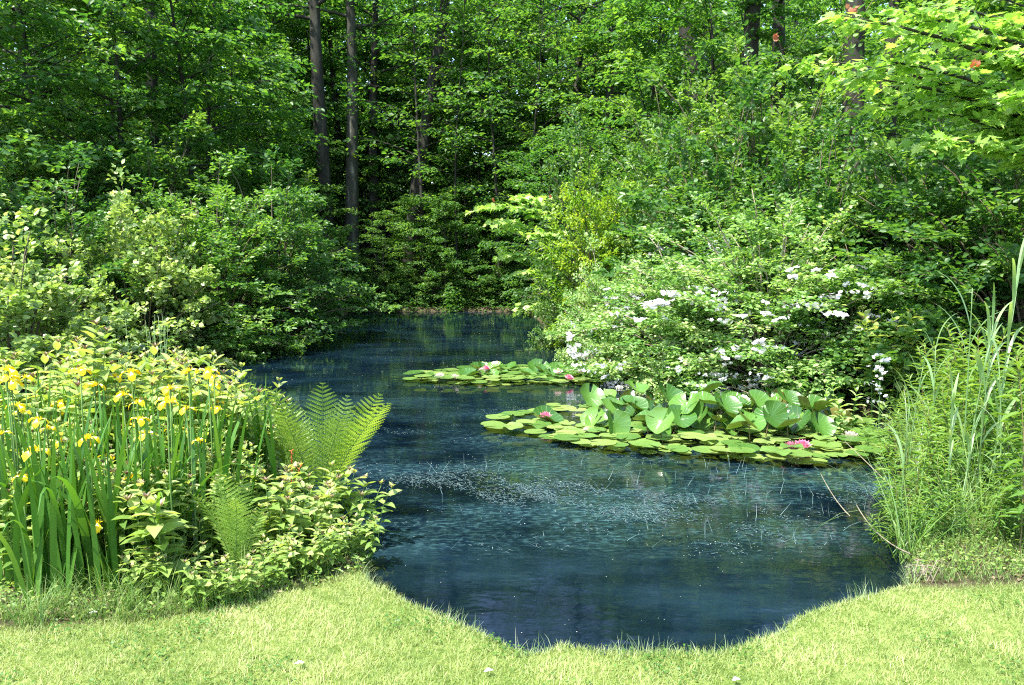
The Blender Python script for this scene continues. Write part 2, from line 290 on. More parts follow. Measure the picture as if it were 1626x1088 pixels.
# ------------------------------------------------------------------ ground, pond
def gp(px, py, z=.10): p = G(px, py, z); return (p[0], p[1])
near = [gp(*q) for q in [(596, 917), (625, 928), (655, 948), (690, 963), (722, 978), (760, 992), (800, 1008), (828, 1022), (858, 1026), (885, 1014), (930, 1021), (1000, 1027), (1060, 1024), (1130, 1027), (1180, 1010), (1225, 996), (1250, 974), (1300, 958), (1345, 945), (1392, 931), (1440, 910)]]
right = [(2.62, 5.0), (2.95, 5.7), (3.3, 6.6), (3.75, 7.6), (3.9, 8.6), (3.1, 9.7), (2.1, 10.4), (1.75, 11.6), (1.75, 13.2), (1.35, 14.6), (.9, 16.2), (.75, 18.5), (.55, 20.8), (.2, 21.9)]
far = [(-1, 22.2), (-2.6, 22.1), (-4.0, 21.9), (-4.6, 20.8), (-4.3, 18.4), (-4.3, 16.2), (-4.9, 14.6), (-6.0, 13.4), (-7.4, 12.6), (-8.6, 11.4), (-8.8, 9.4), (-7.6, 8.0), (-5.6, 7.3), (-3.6, 7.0), (-2.4, 6.7), (-1.75, 6.2), (-1.35, 5.5), (-1.12, 5.0), (-.95, 4.72)]
pond = np.array(near+right+far)
def catmull(P, k=5):
    out = []; n = len(P)
    for i in range(n):
        a, b, c_, d = P[i-1], P[i], P[(i+1) % n], P[(i+2) % n]
        for j in range(k):
            t = j/k; out.append(.5*((2*b)+(-a+c_)*t+(2*a-5*b+4*c_-d)*t*t+(-a+3*b-3*c_+d)*t**3))
    return np.array(out)
pondc = catmull(pond)
def signed(Q):
    """+ outside the pond, - inside"""
    Q = np.asarray(Q, float); A = pondc; B = np.roll(pondc, -1, 0); best = np.full(len(Q), 1e9); ins = np.zeros(len(Q), bool)
    for a, b in zip(A, B):
        ab = b-a; t = np.clip(((Q-a)@ab)/max(ab@ab, 1e-12), 0, 1); best = np.minimum(best, np.linalg.norm(Q-a-t[:, None]*ab, axis=1))
        cnd = ((a[1] > Q[:, 1]) != (b[1] > Q[:, 1]))
        with np.errstate(divide='ignore', invalid='ignore'):
            xi = (b[0]-a[0])*(Q[:, 1]-a[1])/(b[1]-a[1])+a[0]
        ins ^= cnd & (Q[:, 0] < xi)
    return np.where(ins, -best, best)
def sm(x, a, b): t = np.clip((x-a)/(b-a), 0, 1); return t*t*(3-2*t)
def hterr(Q, d=None):
    Q = np.asarray(Q, float); d = signed(Q) if d is None else d
    bank = .02+.085*sm(d, 0, .07)+.05*sm(d, .05, 1.8)
    back = .04*np.maximum(0, Q[:, 1]-22)+.03*np.maximum(0, np.abs(Q[:, 0])-6)
    z = bank+np.minimum(back, 2.5)*sm(d, 0, 3)+.03*np.sin(Q[:, 0]*1.3+Q[:, 1]*.7)*sm(d, .3, 3)
    return np.where(d < 0, .02+np.maximum(-.9, d*1.4), z)
def gz(x, y): return float(hterr(np.array([[x, y]]))[0])
def gq(px, py):
    z = .13
    for _ in range(3): p = G(px, py, z); z = gz(p[0], p[1])+.02
    return (p[0], p[1])
FX = np.array([gq(*q)[0] for q in [(-260, 1010), (0, 992), (110, 985), (230, 975), (330, 955), (400, 945), (440, 930), (520, 918), (596, 915)]]); FY = np.array([gq(*q)[1] for q in [(-260, 1010), (0, 992), (110, 985), (230, 975), (330, 955), (400, 945), (440, 930), (520, 918), (596, 915)]])
rp_ = [gq(*q) for q in [(1440, 925), (1500, 928), (1560, 925), (1626, 922), (1900, 915)]]
def lawn_y(x):
    return np.where(x < -.5, np.interp(x, FX, FY), np.where(x > 2.0, np.interp(x, [p[0] for p in rp_], [p[1] for p in rp_]), 4.9))
def warp(a, b, fa, fb, fine, far_n):
    mid = np.arange(fa, fb, fine); lo = fa-(np.geomspace(fine, fa-a, far_n)) if fa > a else []; hi = fb+np.geomspace(fine, b-fb, far_n)
    return np.concatenate([lo[::-1], mid, hi]) if fa > a else np.concatenate([mid, hi])
def ground():
    xs = warp(-120, 120, -6, 6, .06, 60); ys = warp(-30, 160, 2, 9, .06, 75)
    X, Y = np.meshgrid(xs, ys); Q = np.stack([X.ravel(), Y.ravel()], 1); d = signed(Q); z = hterr(Q, d)
    g = Geo(); nx = len(xs); ny = len(ys); i = (np.arange(ny-1)[:, None]*nx+np.arange(nx-1)[None]).ravel()
    g.add(np.column_stack([Q, z]), [np.stack([i, i+1, i+nx+1, i+nx], -1)])
    o = g.build('ground', 'ground', smooth=True); tag(o, kind='structure')
    a = o.data.attributes.new('turf', 'FLOAT', 'POINT'); turf = sm(lawn_y(Q[:, 0])-Q[:, 1], -.05, .08)*(d > 0)
    a.data.foreach_set('value', turf.astype(np.float32))
    g = Geo(); g.add([[-14, 2.5, 0], [9, 2.5, 0], [9, 25, 0], [-14, 25, 0]], [[[0, 1, 2, 3]]])
    tag(g.build('water', 'water'), kind='structure')
ground()
# ------------------------------------------------------------------ lawn
def lawn():
    rng = np.random.default_rng(5); g = Geo()
    def region(n, x0, x1, y0, y1):
        Q = np.column_stack([rng.uniform(x0, x1, n), rng.uniform(y0, y1, n)]); return Q
    Q = np.concatenate([region(330000, -3.6, 3.9, 2.55, 4.95), region(50000, -6, 6.5, 1.4, 4.9)])
    Q = Q[Q[:, 1] < lawn_y(Q[:, 0])+rng.normal(0, .03, len(Q))]; d = signed(Q); k = (d > .015); Q = Q[k]; d = d[k]
    cl = np.sin(Q[:, 0]*7+np.sin(Q[:, 1]*5)*2)*np.sin(Q[:, 1]*8+np.sin(Q[:, 0]*6)*2)
    P = np.column_stack([Q, hterr(Q, d)-.004]); n = len(P)
    H = rng.uniform(.018, .042, n)*(1+.3*cl)
    mott = np.sin(Q[:, 0]*2.1+1)*np.sin(Q[:, 1]*3.1)*.5+np.sin(Q[:, 0]*5.3+Q[:, 1]*4.1)*.5
    tint = np.clip(rng.normal(.50, .21, n)+.14*cl+.22*mott, 0, 1)
    blades(g, rng, P, rng.uniform(0, 6.283, n), H, rng.uniform(.1, .9, n), rng.uniform(.1, 1.2, n), rng.uniform(.0022, .0042, n), 2, tint, prof='blade')
    o = g.build('lawn_grass', 'grass'); tag(o, kind='stuff')
    g = Geo(); C = np.column_stack([rng.uniform(-3.6, 3.9, 90), rng.uniform(2.6, 4.6, 90)]); Q = np.repeat(C, 60, 0)+rng.normal(0, .07, (90*60, 2)); d = signed(Q); k = (d > .05) & (Q[:, 1] < lawn_y(Q[:, 0])); Q = Q[k]; d = d[k]; m = len(Q); a = rng.uniform(0, 6.28, m)
    g.inst(LEAF, np.column_stack([Q, hterr(Q, d)+rng.uniform(.012, .034, m)]), np.column_stack([np.cos(a), np.sin(a), rng.uniform(-.1, .4, m)]), UP+rng.normal(0, .3, (m, 3)), rng.uniform(.010, .019, m), rng.uniform(.009, .016, m), rng.uniform(0, .5, m))
    tag(g.build('lawn_weeds', 'lance'), kind='stuff')
    # longer pale grass along the rim of the pond
    g = Geo(); A = pondc; seg = np.linalg.norm(np.roll(A, -1, 0)-A, axis=1); cum = np.cumsum(seg); nn = 5200
    t = rng.uniform(0, 1, 30000)*cum[-1]; i = np.searchsorted(cum, t); i = np.clip(i, 0, len(A)-1); f = (cum[i]-t)/np.maximum(seg[i], 1e-6)
    Pm = A[i]*f[:, None]+np.roll(A, -1, 0)[i]*(1-f[:, None])
    ky = (Pm[:, 1] < 4.9); Pm = Pm[ky][:nn*3]
    Pm = Pm+rng.normal(0, .035, Pm.shape); d = signed(Pm); k = d > -.01; Pm = Pm[k]; d = d[k]
    cl = .5+.5*np.sin(Pm[:, 0]*9+np.sin(Pm[:, 0]*3)*3); keep = rng.uniform(0, 1, len(Pm)) < .35+.65*cl; Pm = Pm[keep]; d = d[keep]; cl = cl[keep]
    n = len(Pm)
    # lean towards the water
    e = .02; gr = np.column_stack([signed(Pm+[e, 0])-signed(Pm-[e, 0]), signed(Pm+[0, e])-signed(Pm-[0, e])]); az = np.arctan2(-gr[:, 1], -gr[:, 0])+rng.normal(0, .9, n)
    blades(g, rng, np.column_stack([Pm, hterr(Pm, d)-.01]), az, rng.uniform(.03, .10, n)*(.55+.9*cl), rng.uniform(.05, .6, n), rng.uniform(.1, 1.3, n), rng.uniform(.0025, .0045, n), 3, np.clip(rng.normal(.5, .25, n), 0, 1), prof='blade')
    tag(g.build('bank_grass', 'rim'), kind='stuff')
lawn()
def cover():
    rng = np.random.default_rng(15)
    def pick(n, x0, x1, y0, y1, dmax):
        Q = np.column_stack([rng.uniform(x0, x1, n), rng.uniform(y0, y1, n)]); d = signed(Q); k = (d > .01) & (d < dmax) & (Q[:, 1] > lawn_y(Q[:, 0])-.06); return Q[k], d[k]
    g = Geo()
    for (n, x0, x1, y0, y1, dm, ls) in [(26000, -4.5, -.6, 3.5, 6.5, 9, .022), (26000, 1.6, 5.5, 4.1, 7.5, 9, .022), ]:
        Q, d = pick(n, x0, x1, y0, y1, dm); m = len(Q); h = rng.uniform(0, 1, m)**2*ls*3.5; a = rng.uniform(0, 6.28, m)
        g.inst(LEAF, np.column_stack([Q, hterr(Q, d)+h]), np.column_stack([np.cos(a), np.sin(a), rng.uniform(-.2, .6, m)]), UP+rng.normal(0, .35, (m, 3)), rng.uniform(.6, 1.4, m)*ls, rng.uniform(.4, .9, m)*ls, np.clip(rng.normal(.45, .2, m), 0, 1))
    tag(g.build('ground_cover', 'peren'), kind='stuff')
    g = Geo()
    for (n, x0, x1, y0, y1, dm, ls) in [(14000, -9, -3, 7, 22, 2.5, .05), (16000, .2, 5, 8, 22, 2.0, .05), (26000, -7, 3, 21.8, 27, 6, .07)]:
        Q, d = pick(n, x0, x1, y0, y1, dm); m = len(Q); h = rng.uniform(0, 1, m)**2*ls*5; a = rng.uniform(0, 6.28, m)
        g.inst(LEAF, np.column_stack([Q, hterr(Q, d)+h]), np.column_stack([np.cos(a), np.sin(a), rng.uniform(-.2, .6, m)]), UP+rng.normal(0, .35, (m, 3)), rng.uniform(.6, 1.4, m)*ls, rng.uniform(.4, .9, m)*ls, np.clip(rng.normal(.25, .2, m), 0, 1))
    n = 6000; Q = np.column_stack([rng.uniform(-5.2, .9, n), rng.uniform(21.3, 22.6, n)]); d = signed(Q); cl = np.clip(np.sin(Q[:, 0]*2.9)+.7*np.sin(Q[:, 0]*7.3+1), 0, 1.4); k = (d > -.12-.25*cl) & (d < .3) & (rng.uniform(0, 1.2, n) < .15+cl); cl = cl[k]; Q = Q[k]; m = len(Q); a = rng.uniform(0, 6.28, m)
    g.inst(LEAF, np.column_stack([Q, .03+rng.uniform(0, 1, m)**1.5*(.12+.42*cl)]), np.column_stack([np.cos(a), np.sin(a)-.4, rng.uniform(-.5, .3, m)]), UP+rng.normal(0, .4, (m, 3)), rng.uniform(.06, .12, m), rng.uniform(.04, .08, m), np.clip(rng.normal(.3, .2, m), 0, 1))
    tag(g.build('woodland_undergrowth', 'under'), kind='stuff')
    g = Geo()
    for (n, x0, x1, y0, y1, dm) in [(16000, -4.5, -.6, 3.5, 6, 9), (34000, 1.4, 5.5, 4.0, 6, 9)]:
        Q, d = pick(n, x0, x1, y0, y1, dm); m = len(Q)
        blades(g, rng, np.column_stack([Q, hterr(Q, d)-.005]), rng.uniform(0, 6.28, m), rng.uniform(.03, .11, m), rng.uniform(.1, .8, m), rng.uniform(.1, 1.4, m), .004, 3, np.clip(rng.normal(.5, .25, m), 0, 1), prof='blade')
    tag(g.build('rough_grass', 'tuft'), kind='stuff')
    g = Geo()
    for (n, x0, x1, y0, y1, dm, ls) in [(7000, -5, -.5, 3.5, 7, 9, .03), (9000, 1.4, 5.5, 4, 8, 9, .03), (20000, -9, 6, 7, 32, 9, .07)]:
        Q, d = pick(n, x0, x1, y0, y1, dm); m = len(Q); a = rng.uniform(0, 6.28, m)
        g.inst(LEAF, np.column_stack([Q, hterr(Q, d)+.006]), np.column_stack([np.cos(a), np.sin(a), rng.normal(0, .15, m)]), UP+rng.normal(0, .3, (m, 3)), rng.uniform(.5, 1.4, m)*ls, rng.uniform(.3, .9, m)*ls, rng.uniform(0, 1, m))
    tag(g.build('leaf_litter', 'litter'), kind='stuff')
cover()
# ------------------------------------------------------------------ woody plants
def tree_parts(seed, h, r0, lo, cr, nl, nsp, nleaf, ls, mat, bark='bark', tpl=LEAF, lean=0., aspect=.62, top=1.0, taper=.45, fork=False, droop=.28, wob=.25):
    """trunk with limbs, and a crown of flat leaf sprays between the heights lo and h"""
    rng = np.random.default_rng(seed); gt = Geo(); gc = Geo()
    n = 14; zz = np.linspace(-.15, h*.97, n); ph = rng.uniform(0, 6, 2)
    tx = lean*zz+wob*np.sin(zz*.45+ph[0])*zz/h; ty = wob*np.sin(zz*.38+ph[1])*zz/h
    tr = np.column_stack([tx, ty, zz]); rad = r0*(1-(1-taper*.25)*(np.clip(zz, 0, h)/h)**1.1); rad[0] *= 1.5; rad[1] *= 1.04
    gt.tube(tr, rad, 10)
    O = []; Dr = []; L = []
    for i in range(nl):
        f = (i+.5)/nl; hz = lo+(h*.98-lo)*f; base = np.array([np.interp(hz, zz, tx), np.interp(hz, zz, ty), hz]); az = i*2.399+rng.normal(0, .4)
        prof = (math.sin(math.pi*min(1, .22+f*.75)))**.7*top*rng.uniform(.65, 1.1); ln = cr*prof
        d = np.array([math.cos(az), math.sin(az), 0]); up = rng.uniform(.05, .5)+.4*f
        mid = base+d*ln*.5+UP*ln*up*.55; end = base+d*ln+UP*ln*up*rng.uniform(.3, .9)
        pts = curve3(base, mid, end, 7); br = np.interp(hz, zz, rad)*.42
        gt.tube(pts, np.linspace(max(br, .012), .007, 7), 5)
        for k in range(nsp):
            t = .25+.75*(k+rng.uniform(0, 1))/nsp; o = np.array([np.interp(t*6, range(7), pts[:, a]) for a in range(3)])
            tg = unit(pts[min(6, int(t*6)+1)]-pts[int(min(5, t*6))]); rot = rng.choice([-1, 1])*rng.uniform(.3, 1.2)*(1.15-t)
            ca, sa = math.cos(rot), math.sin(rot); dd = np.array([tg[0]*ca-tg[1]*sa, tg[0]*sa+tg[1]*ca, tg[2]*.5+rng.normal(0, .15)])
            O.append(o); Dr.append(unit(dd)); L.append(rng.uniform(.45, 1.0)*min(1.1, .35+cr*.22))
    O = np.array(O); Dr = np.array(Dr); L = np.array(L)
    for o, d, l in zip(O[::2], Dr[::2], L[::2]): gt.tube([o, o+d*l*.5-UP*.05*l, o+d*l*.95-UP*.24*l], [.007, .005, .002], 3)
    sprays(gc, rng, O, Dr, L, L*.42, nleaf, ls, tpl, droop, .5, aspect)
    return [('trunk', gt.mesh('trunk', bark, True)), ('crown', gc.mesh('crown', mat))]
def shrub_parts(seed, h, rad, nst, nsp, nleaf, ls, mat, bark='twig', tpl=LEAF, aspect=.6, squash=(1, 1), base=.12, droop=.2, tilt=.55, skirt=True, upr=.25):
    """many stemmed shrub: a shell of leafy sprays over an uneven dome, reaching the ground"""
    rng = np.random.default_rng(seed); gt = Geo(); gc = Geo(); O = []; Dr = []; T = []
    lob = rng.uniform(0, 6.28, 6)
    for i in range(nst):
        az = i*2.399+rng.normal(0, .3); el = math.asin(min(1, max(-.05, (i+.5)/nst*1.04-.04)))
        bump = 1+.20*math.sin(3*az+lob[0])*math.cos(2*el+lob[1])+.14*math.sin(5*az+lob[2]+3*el)+rng.normal(0, .10)
        d = np.array([math.cos(az)*math.cos(el)*squash[0], math.sin(az)*math.cos(el)*squash[1], 0])*rad*bump; z = max(.15, h*(.08+.90*math.sin(el))*bump)
        b = np.array([math.cos(az), math.sin(az), 0])*base*rng.uniform(.2, 1); end = b+d; end[2] = z; mid = b+d*.35; mid[2] = z*.75+.25
        pts = curve3(b, mid, end, 6); gt.tube(pts, np.linspace(.018, .004, 6), 4)
        ct = rng.normal(.42, .2)
        for k in range(nsp):
            t = rng.uniform(.5, 1.0); o = np.array([np.interp(t*5, range(6), pts[:, a]) for a in range(3)]); rot = rng.normal(0, .9)
            q = unit(pts[5]-pts[3]); ca, sa = math.cos(rot), math.sin(rot); dd = np.array([q[0]*ca-q[1]*sa, q[0]*sa+q[1]*ca, q[2]*.6+rng.normal(upr, .3)])
            O.append(o); Dr.append(unit(dd)); T.append(ct+rng.normal(0, .1))
    O = np.array(O); Dr = np.array(Dr); m = len(O); L = rng.uniform(.2, .5, m)*min(1.3, .5+rad*.3)
    for o, d, l in zip(O[::3], Dr[::3], L[::3]): gt.tube([o, o+d*l*.9-UP*droop*.8*l], [.005, .002], 3)
    sprays(gc, rng, O, Dr, L, L*.45, nleaf, ls, tpl, droop, tilt, aspect, tint=np.array(T), thick=.03)
    return [('stems', gt.mesh('stems', bark, True)), ('foliage', gc.mesh('foliage', mat))]
ORD = ['leftmost','second from the left','third from the left','fourth from the left','fifth from the left','sixth from the left','seventh from the left','rightmost']
rng0 = np.random.default_rng(77)
# canopy trees: the ones whose trunks the photo shows, then the wood behind
CAN = [tree_parts(11, 17, .26, 5.6, 3.6, 50, 8, 17, .165, 'forest'), tree_parts(12, 15, .22, 4.8, 3.2, 46, 8, 18, .16, 'forest'), tree_parts(13, 18, .30, 6.5, 4.0, 50, 8, 17, .17, 'forest')]
UND = [tree_parts(21, 6.5, .07, .7, 2.1, 44, 7, 24, .12, 'under', taper=.3), tree_parts(22, 5.0, .05, .5, 1.8, 38, 7, 26, .115, 'under', taper=.3), tree_parts(23, 8.5, .09, 1.2, 2.5, 50, 7, 28, .125, 'under', taper=.3)]
CANF = [tree_parts(16, 17, .26, 8.0, 3.4, 26, 7, 8, .16, 'forest'), tree_parts(17, 15, .22, 7.0, 3.0, 24, 7, 8, .16, 'forest'), tree_parts(18, 18, .30, 9, 3.8, 26, 7, 8, .16, 'forest')]
SUN_PATCH_TRUNK = tree_parts(14, 16, .24, 8, 3.0, 24, 7, 8, .16, 'forest', bark='sunbark')
LEAN = tree_parts(15, 15, .24, 8.0, 3.0, 24, 7, 13, .16, 'forest', lean=.13)
def tree(parts, x, y, label, group=None, sc=1.0, rz=None, name='forest_tree', cat='tree', sz=None):
    s = (sc, sc, sz or sc); t = thing(name, label, cat, (x, y, gz(x, y)-.05), rng0.uniform(0, 6.28) if rz is None else rz, group, s); kids(t, parts); return t
def ly(px, Y): return Y-.08-.50*(1-sm(px, 280, 600))*(1-sm(Y, 4.6, 5.7))
def atp(px, Y): return D(px, 400, Y)[0]
front = [(355, 23.5, 0, .85, 'dark straight trunk rising above the green shrubs left of the pond'), (518, 24.0, 1, 1.15, 'leftmost trunk of the cluster at the back left corner of the pond'),
         (560, 24.6, 'p', 1.0, 'dark trunk with a painted sunlit patch, in the cluster behind the pond'), (597, 26.0, 1, .9, 'slim dark trunk just right of the trunk with the painted sunlit patch'),
         (644, 25.0, 'l', 1.1, 'tall trunk leaning to the right behind the far shore'), (682, 29.0, 1, .8, 'thin trunk right of the leaning trunk'),
         (735, 31.0, 1, .8, 'thin upright trunk in the middle gap of the wood'), (795, 33, 0, .75, 'distant trunk above the right end of the far shore'),
         (858, 27.5, 1, .8, 'slender trunk behind the small tree with pinkish young leaves'), (916, 26, 1, .95, 'straight grey trunk standing above the yellow green bush'),
         (1185, 17.5, 0, .95, 'dark trunk above the tall shrubs, left one of a close pair'), (1222, 19, 1, 1.0, 'dark trunk above the tall shrubs, right one of a close pair'),
         (1345, 14.5, 0, .92, 'thick dark trunk left of the maple branches'), (1398, 16.0, 1, 1.05, 'dark trunk seen below the maple leaves, right of the thick trunk'),
         (1090, 21.5, 2, 1.05, 'thick trunk leaning left at the top of the wood')]
front += [(540, 27, 1, .8, 'thin dark trunk between the two left trunks of the cluster'), (620, 30, 1, .85, 'faint dark trunk left of the leaning trunk'), (705, 34, 0, .7, 'far thin trunk in the bright gap of the wood'), (960, 24, 1, .85, 'thin dark trunk behind the tall loose shrub'), (430, 25.5, 1, .9, 'half hidden dark trunk above the rounded shrub'), (250, 21, 1, 1.0, 'half hidden dark trunk in the upper left trees')]
for px, Y, k, s, lab in front:
    pr = SUN_PATCH_TRUNK if k == 'p' else LEAN if k == 'l' else CANF[k]
    t = tree(pr, atp(px, Y), Y, lab, None, s*1.0, rz=0 if k == 'l' else None)
    if px == 1090: t.rotation_euler = (0, -.13, 0); t.location.x += .9
und = [(60, 15.5, 2, 1.0, 'tall leafy tree filling the upper left corner behind the pale bush'), (190, 16.5, 0, 1.25, 'layered green tree behind the broad leaved shrub on the left bank'),
       (300, 17.5, 2, 1.0, 'spreading green tree over the middle of the left bank'), (335, 19.5, 0, 1.2, 'green understorey tree behind the rounded shrub that overhangs the water'),
       (425, 23.5, 1, 1.1, 'small bright tree left of the trunk cluster'), (665, 23.2, 1, .62, 'small sapling with flat leaf layers on the far shore'),
       (608, 22.9, 0, .42, 'small sapling at the foot of the trunk cluster'), (705, 22.8, 0, .5, 'round leafy sapling at the middle of the far shore'), (792, 22.9, 1, .6, 'leafy sapling at the right end of the far shore'), (500, 23.4, 1, .7, 'leafy sapling beside the leftmost trunk of the cluster'), (745, 24.0, 1, .7, 'thin sapling on the far shore, right of the sapling with flat leaf layers'), (868, 20.5, 0, .7, 'dark leafy tree at the right end of the far shore'),
       (1030, 19.0, 2, .9, 'dense dark tree behind the yellow green bush'), (1120, 17.0, 2, .95, 'dark green tree behind the tall shrub on the right bank'),
       (1275, 19.5, 0, 1.0, 'shaded tree between the dark trunks on the right'), (1490, 15.5, 0, 1.1, 'shaded tree behind the maple branches'),
       (1640, 12.0, 2, .95, 'dark tree at the right edge behind the maple'), (-90, 13.5, 0, 1.2, 'leafy tree at the left edge behind the pale bush')]
und += [(505, 27.5, 2, 1.15, 'tall light tree filling the gap left of the trunk cluster'), (580, 28.5, 2, 1.2, 'tall light tree behind the trunk cluster'), (628, 27.0, 0, 1.1, 'leafy tree between the trunk cluster and the leaning trunk'),
        (705, 27.0, 2, 1.1, 'bright leafy tree right of the leaning trunk'), (760, 26.0, 0, 1.25, 'leafy tree filling the middle of the wood'), (812, 28.5, 2, 1.2, 'tall leafy tree above the right end of the far shore'), (880, 27.0, 2, 1.15, 'tall leafy tree above the small tree with young leaves'),
        (945, 25.0, 0, 1.2, 'leafy tree above the yellow green bush'), (1040, 24.5, 2, 1.2, 'tall leafy tree above the loose shrub of the right bank'), (1118, 23.0, 0, 1.15, 'tall leafy tree left of the close pair of trunks'), (1285, 23, 0, 1.15, 'tall leafy tree right of the close pair of trunks'), (440, 27, 2, 1.25, 'tall leafy tree above the half hidden trunk'), (380, 22, 0, 1.1, 'leafy tree above the tall mid green shrub')]
for px, Y, k, s, lab in und: tree(UND[k], atp(px, Y), Y, lab, None, s, name='understorey_tree')
UNS = [tree_parts(24, 10.0, .055, 3.4, 2.3, 32, 6, 12, .125, 'under', taper=.3), tree_parts(25, 9.0, .045, 3.0, 2.0, 30, 6, 12, .12, 'under', taper=.3)]
for i, (px, Y, s, lab) in enumerate([(672, 23.8, 1.1, 'wispy young tree just right of the leaning trunk'),
        (728, 23.2, 1.0, 'wispy young tree at the middle of the far shore'), (790, 23.6, 1.1, 'wispy young tree before the distant trunk on the far shore'), (848, 22.6, 1.0, 'wispy young tree at the right end of the far shore')]):
    tree(UNS[i % 2], atp(px, Y), Y, lab, None, s, name='slender_tree')
# the wood behind and to the sides
cnt = 0
for j, Y in enumerate(np.arange(36, 62, 7.2)):
    for i, X in enumerate(np.arange(-26-Y*.2, 27+Y*.2, 7.4)):
        x = X+rng0.uniform(-1.8, 1.8); y = Y+rng0.uniform(-1.8, 1.8)
        if abs(x-atp(600, y)) < 1 and y < 32: continue
        tree(CAN[cnt % 3], x, y, 'tall shaded tree deep in the wood beyond the pond', 'trees deep in the wood', rng0.uniform(.8, 1.15)); cnt += 1
for j, (Y, st) in enumerate([(26, 3.0), (29.5, 3.4), (34, 3.6), (40, 4.2), (47, 5)]):
    for X in np.arange(-.62*Y, .62*Y, st):
        x = X+rng0.uniform(-1, 1); y = Y+rng0.uniform(-1.2, 1.2); tree(UND[int(rng0.integers(3))], x, y, 'young leafy tree in the undergrowth of the wood', 'young trees under the wood', rng0.uniform(.75, 1.3), name='young_tree')
for x, y in [(-13, 16), (-16, 20), (-19, 25), (-15, 25), (11, 14), (13, 18), (14, 23), (17, 27), (-19, 15), (-17, 11), (15, 10), (10.5, 10)]:
    tree(CAN[int(rng0.integers(3))], x, y, 'tall tree at the edge of the wood beside the pond', 'tall trees round the pond', rng0.uniform(.85, 1.05))
# far wood: one mass of leaves behind everything
def farwood():
    rng = np.random.default_rng(9); g = Geo(); n = 60000
    a = rng.uniform(-.85, .85, n); r = rng.uniform(60, 72, n); P = np.column_stack([r*np.sin(a), r*np.cos(a), rng.uniform(.5, 24, n)])
    g.inst(RHOMB, P, rng.normal(0, 1, (n, 3)), UP+rng.normal(0, .8, (n, 3)), rng.uniform(.4, .8, n), None, rng.uniform(.2, 1, n))
    tag(g.build('far_woods', 'forest'), kind='stuff')
farwood()
# shrubs -----------------------------------------------------------
SHR = [shrub_parts(31, 2.6, 1.5, 130, 5, 26, .085, 'shrub'), shrub_parts(32, 3.6, 1.6, 150, 5, 26, .085, 'shrub'), shrub_parts(33, 2.0, 1.4, 110, 5, 26, .08, 'shrub')]
SHL = shrub_parts(39, 3.0, 1.5, 145, 5, 28, .078, 'yellowbush2')
PALE = shrub_parts(34, 2.6, 1.25, 140, 5, 30, .075, 'palebush', aspect=.85)
YEL = shrub_parts(35, 2.9, 1.3, 110, 6, 26, .085, 'yellowbush', droop=.1, tilt=.35)
ROSE = [shrub_parts(36, 1.9, 1.25, 150, 6, 28, .062, 'rose', bark='deadtwig', droop=.25, tilt=.85), shrub_parts(37, 2.4, 1.3, 150, 6, 28, .066, 'rose', bark='deadtwig', droop=.25, tilt=.85)]
def shrub(parts, px, Y, label, sc=1., sz=None, name='green_shrub', cat='shrub', rz=None, dz=0, group=None):
    x = atp(px, Y); t = thing(name, label, cat, (x, Y, gz(x, Y)-.05+dz), rng0.uniform(0, 6.28) if rz is None else rz, group, (sc, sc, sz or sc)); kids(t, parts); return t
shrub(PALE, -5, 8.6, 'pale sunlit bush at the left edge behind the irises', 1.0, 1.05, 'pale_bush', 'bush')
shrub(PALE, 215, 12.4, 'shrub with broad pale leaves on the left bank', 1.0, 1.2, 'pale_bush', 'bush')
shrub(SHR[0], 95, 12.8, 'dark green shrub between the pale bush and the broad leaved shrub', 1.1, 1.0)
shrub(SHL, 335, 13.9, 'tall mid green shrub right of the broad leaved shrub', 1.05, .98)
shrub(SHR[0], 432, 15.3, 'rounded green shrub overhanging the water on the left', 1.05, 1.05)
shrub(SHR[2], 300, 12.9, 'low green shrub at the foot of the tall mid green shrub', .95, .8)
shrub(SHL, 415, 14.3, 'low shrub with a sunlit tuft dipping to the water', .5, .36)
shrub(SHR[2], 160, 11.2, 'low shaded shrub at the water behind the yellow irises', .9, .6)
shrub(SHR[1], 430, 18.8, 'shaded shrub behind the rounded shrub on the left shore', 1.1, .95)
shrub(SHR[0], 30, 15.0, 'tall shaded shrub behind the pale bush', 1.3, 1.5)
shrub(SHR[1], 240, 16.2, 'dark tall shrub behind the broad leaved shrub', 1.3, 1.15)
shrub(SHR[0], 925, 16.6, 'dark green shrub hanging over the water on the right shore', .72, 1.3)
shrub(SHR[2], 893, 14.4, 'low dark shrub at the water left of the white roses', .42, .75)
shrub(YEL, 952, 13.8, 'yellow green bush with layered sunlit twigs', .62, 1.02, 'yellow_green_bush', 'bush')
shrub(SHR[1], 1075, 14.6, 'tall loose shrub with pale flower bits right of the yellow green bush', .95, 1.2)
shrub(SHR[1], 1215, 14.0, 'tallest shrub of the right bank, sunlit on its left side', 1.25, 1.35)
shrub(SHR[0], 1140, 12.6, 'mid green shrub rising behind the white roses', 1.15, 1.25)
shrub(SHR[1], 1330, 12.4, 'dense shrub below the thick dark trunk', 1.1, .88)
shrub(SHR[0], 1290, 11.0, 'sunlit green shrub with a hollow of dead twigs', .95, 1.05)
shrub(SHR[0], 1440, 10.8, 'dark shrub behind the white flower spike', 1.1, 1.15)
shrub(SHR[1], 1540, 9.8, 'shaded shrub behind the tall reeds', 1.1, .85)
shrub(SHR[0], 1660, 8.8, 'dark shrub at the right edge behind the reeds', 1.1, 1.1)
shrub(SHR[2], 1380, 9.4, 'low green shrub between the white roses and the flower spike', .85, .75)
shrub(SHR[1], 1010, 17.5, 'shaded shrub behind the yellow green bush', 1.2, 1.1)
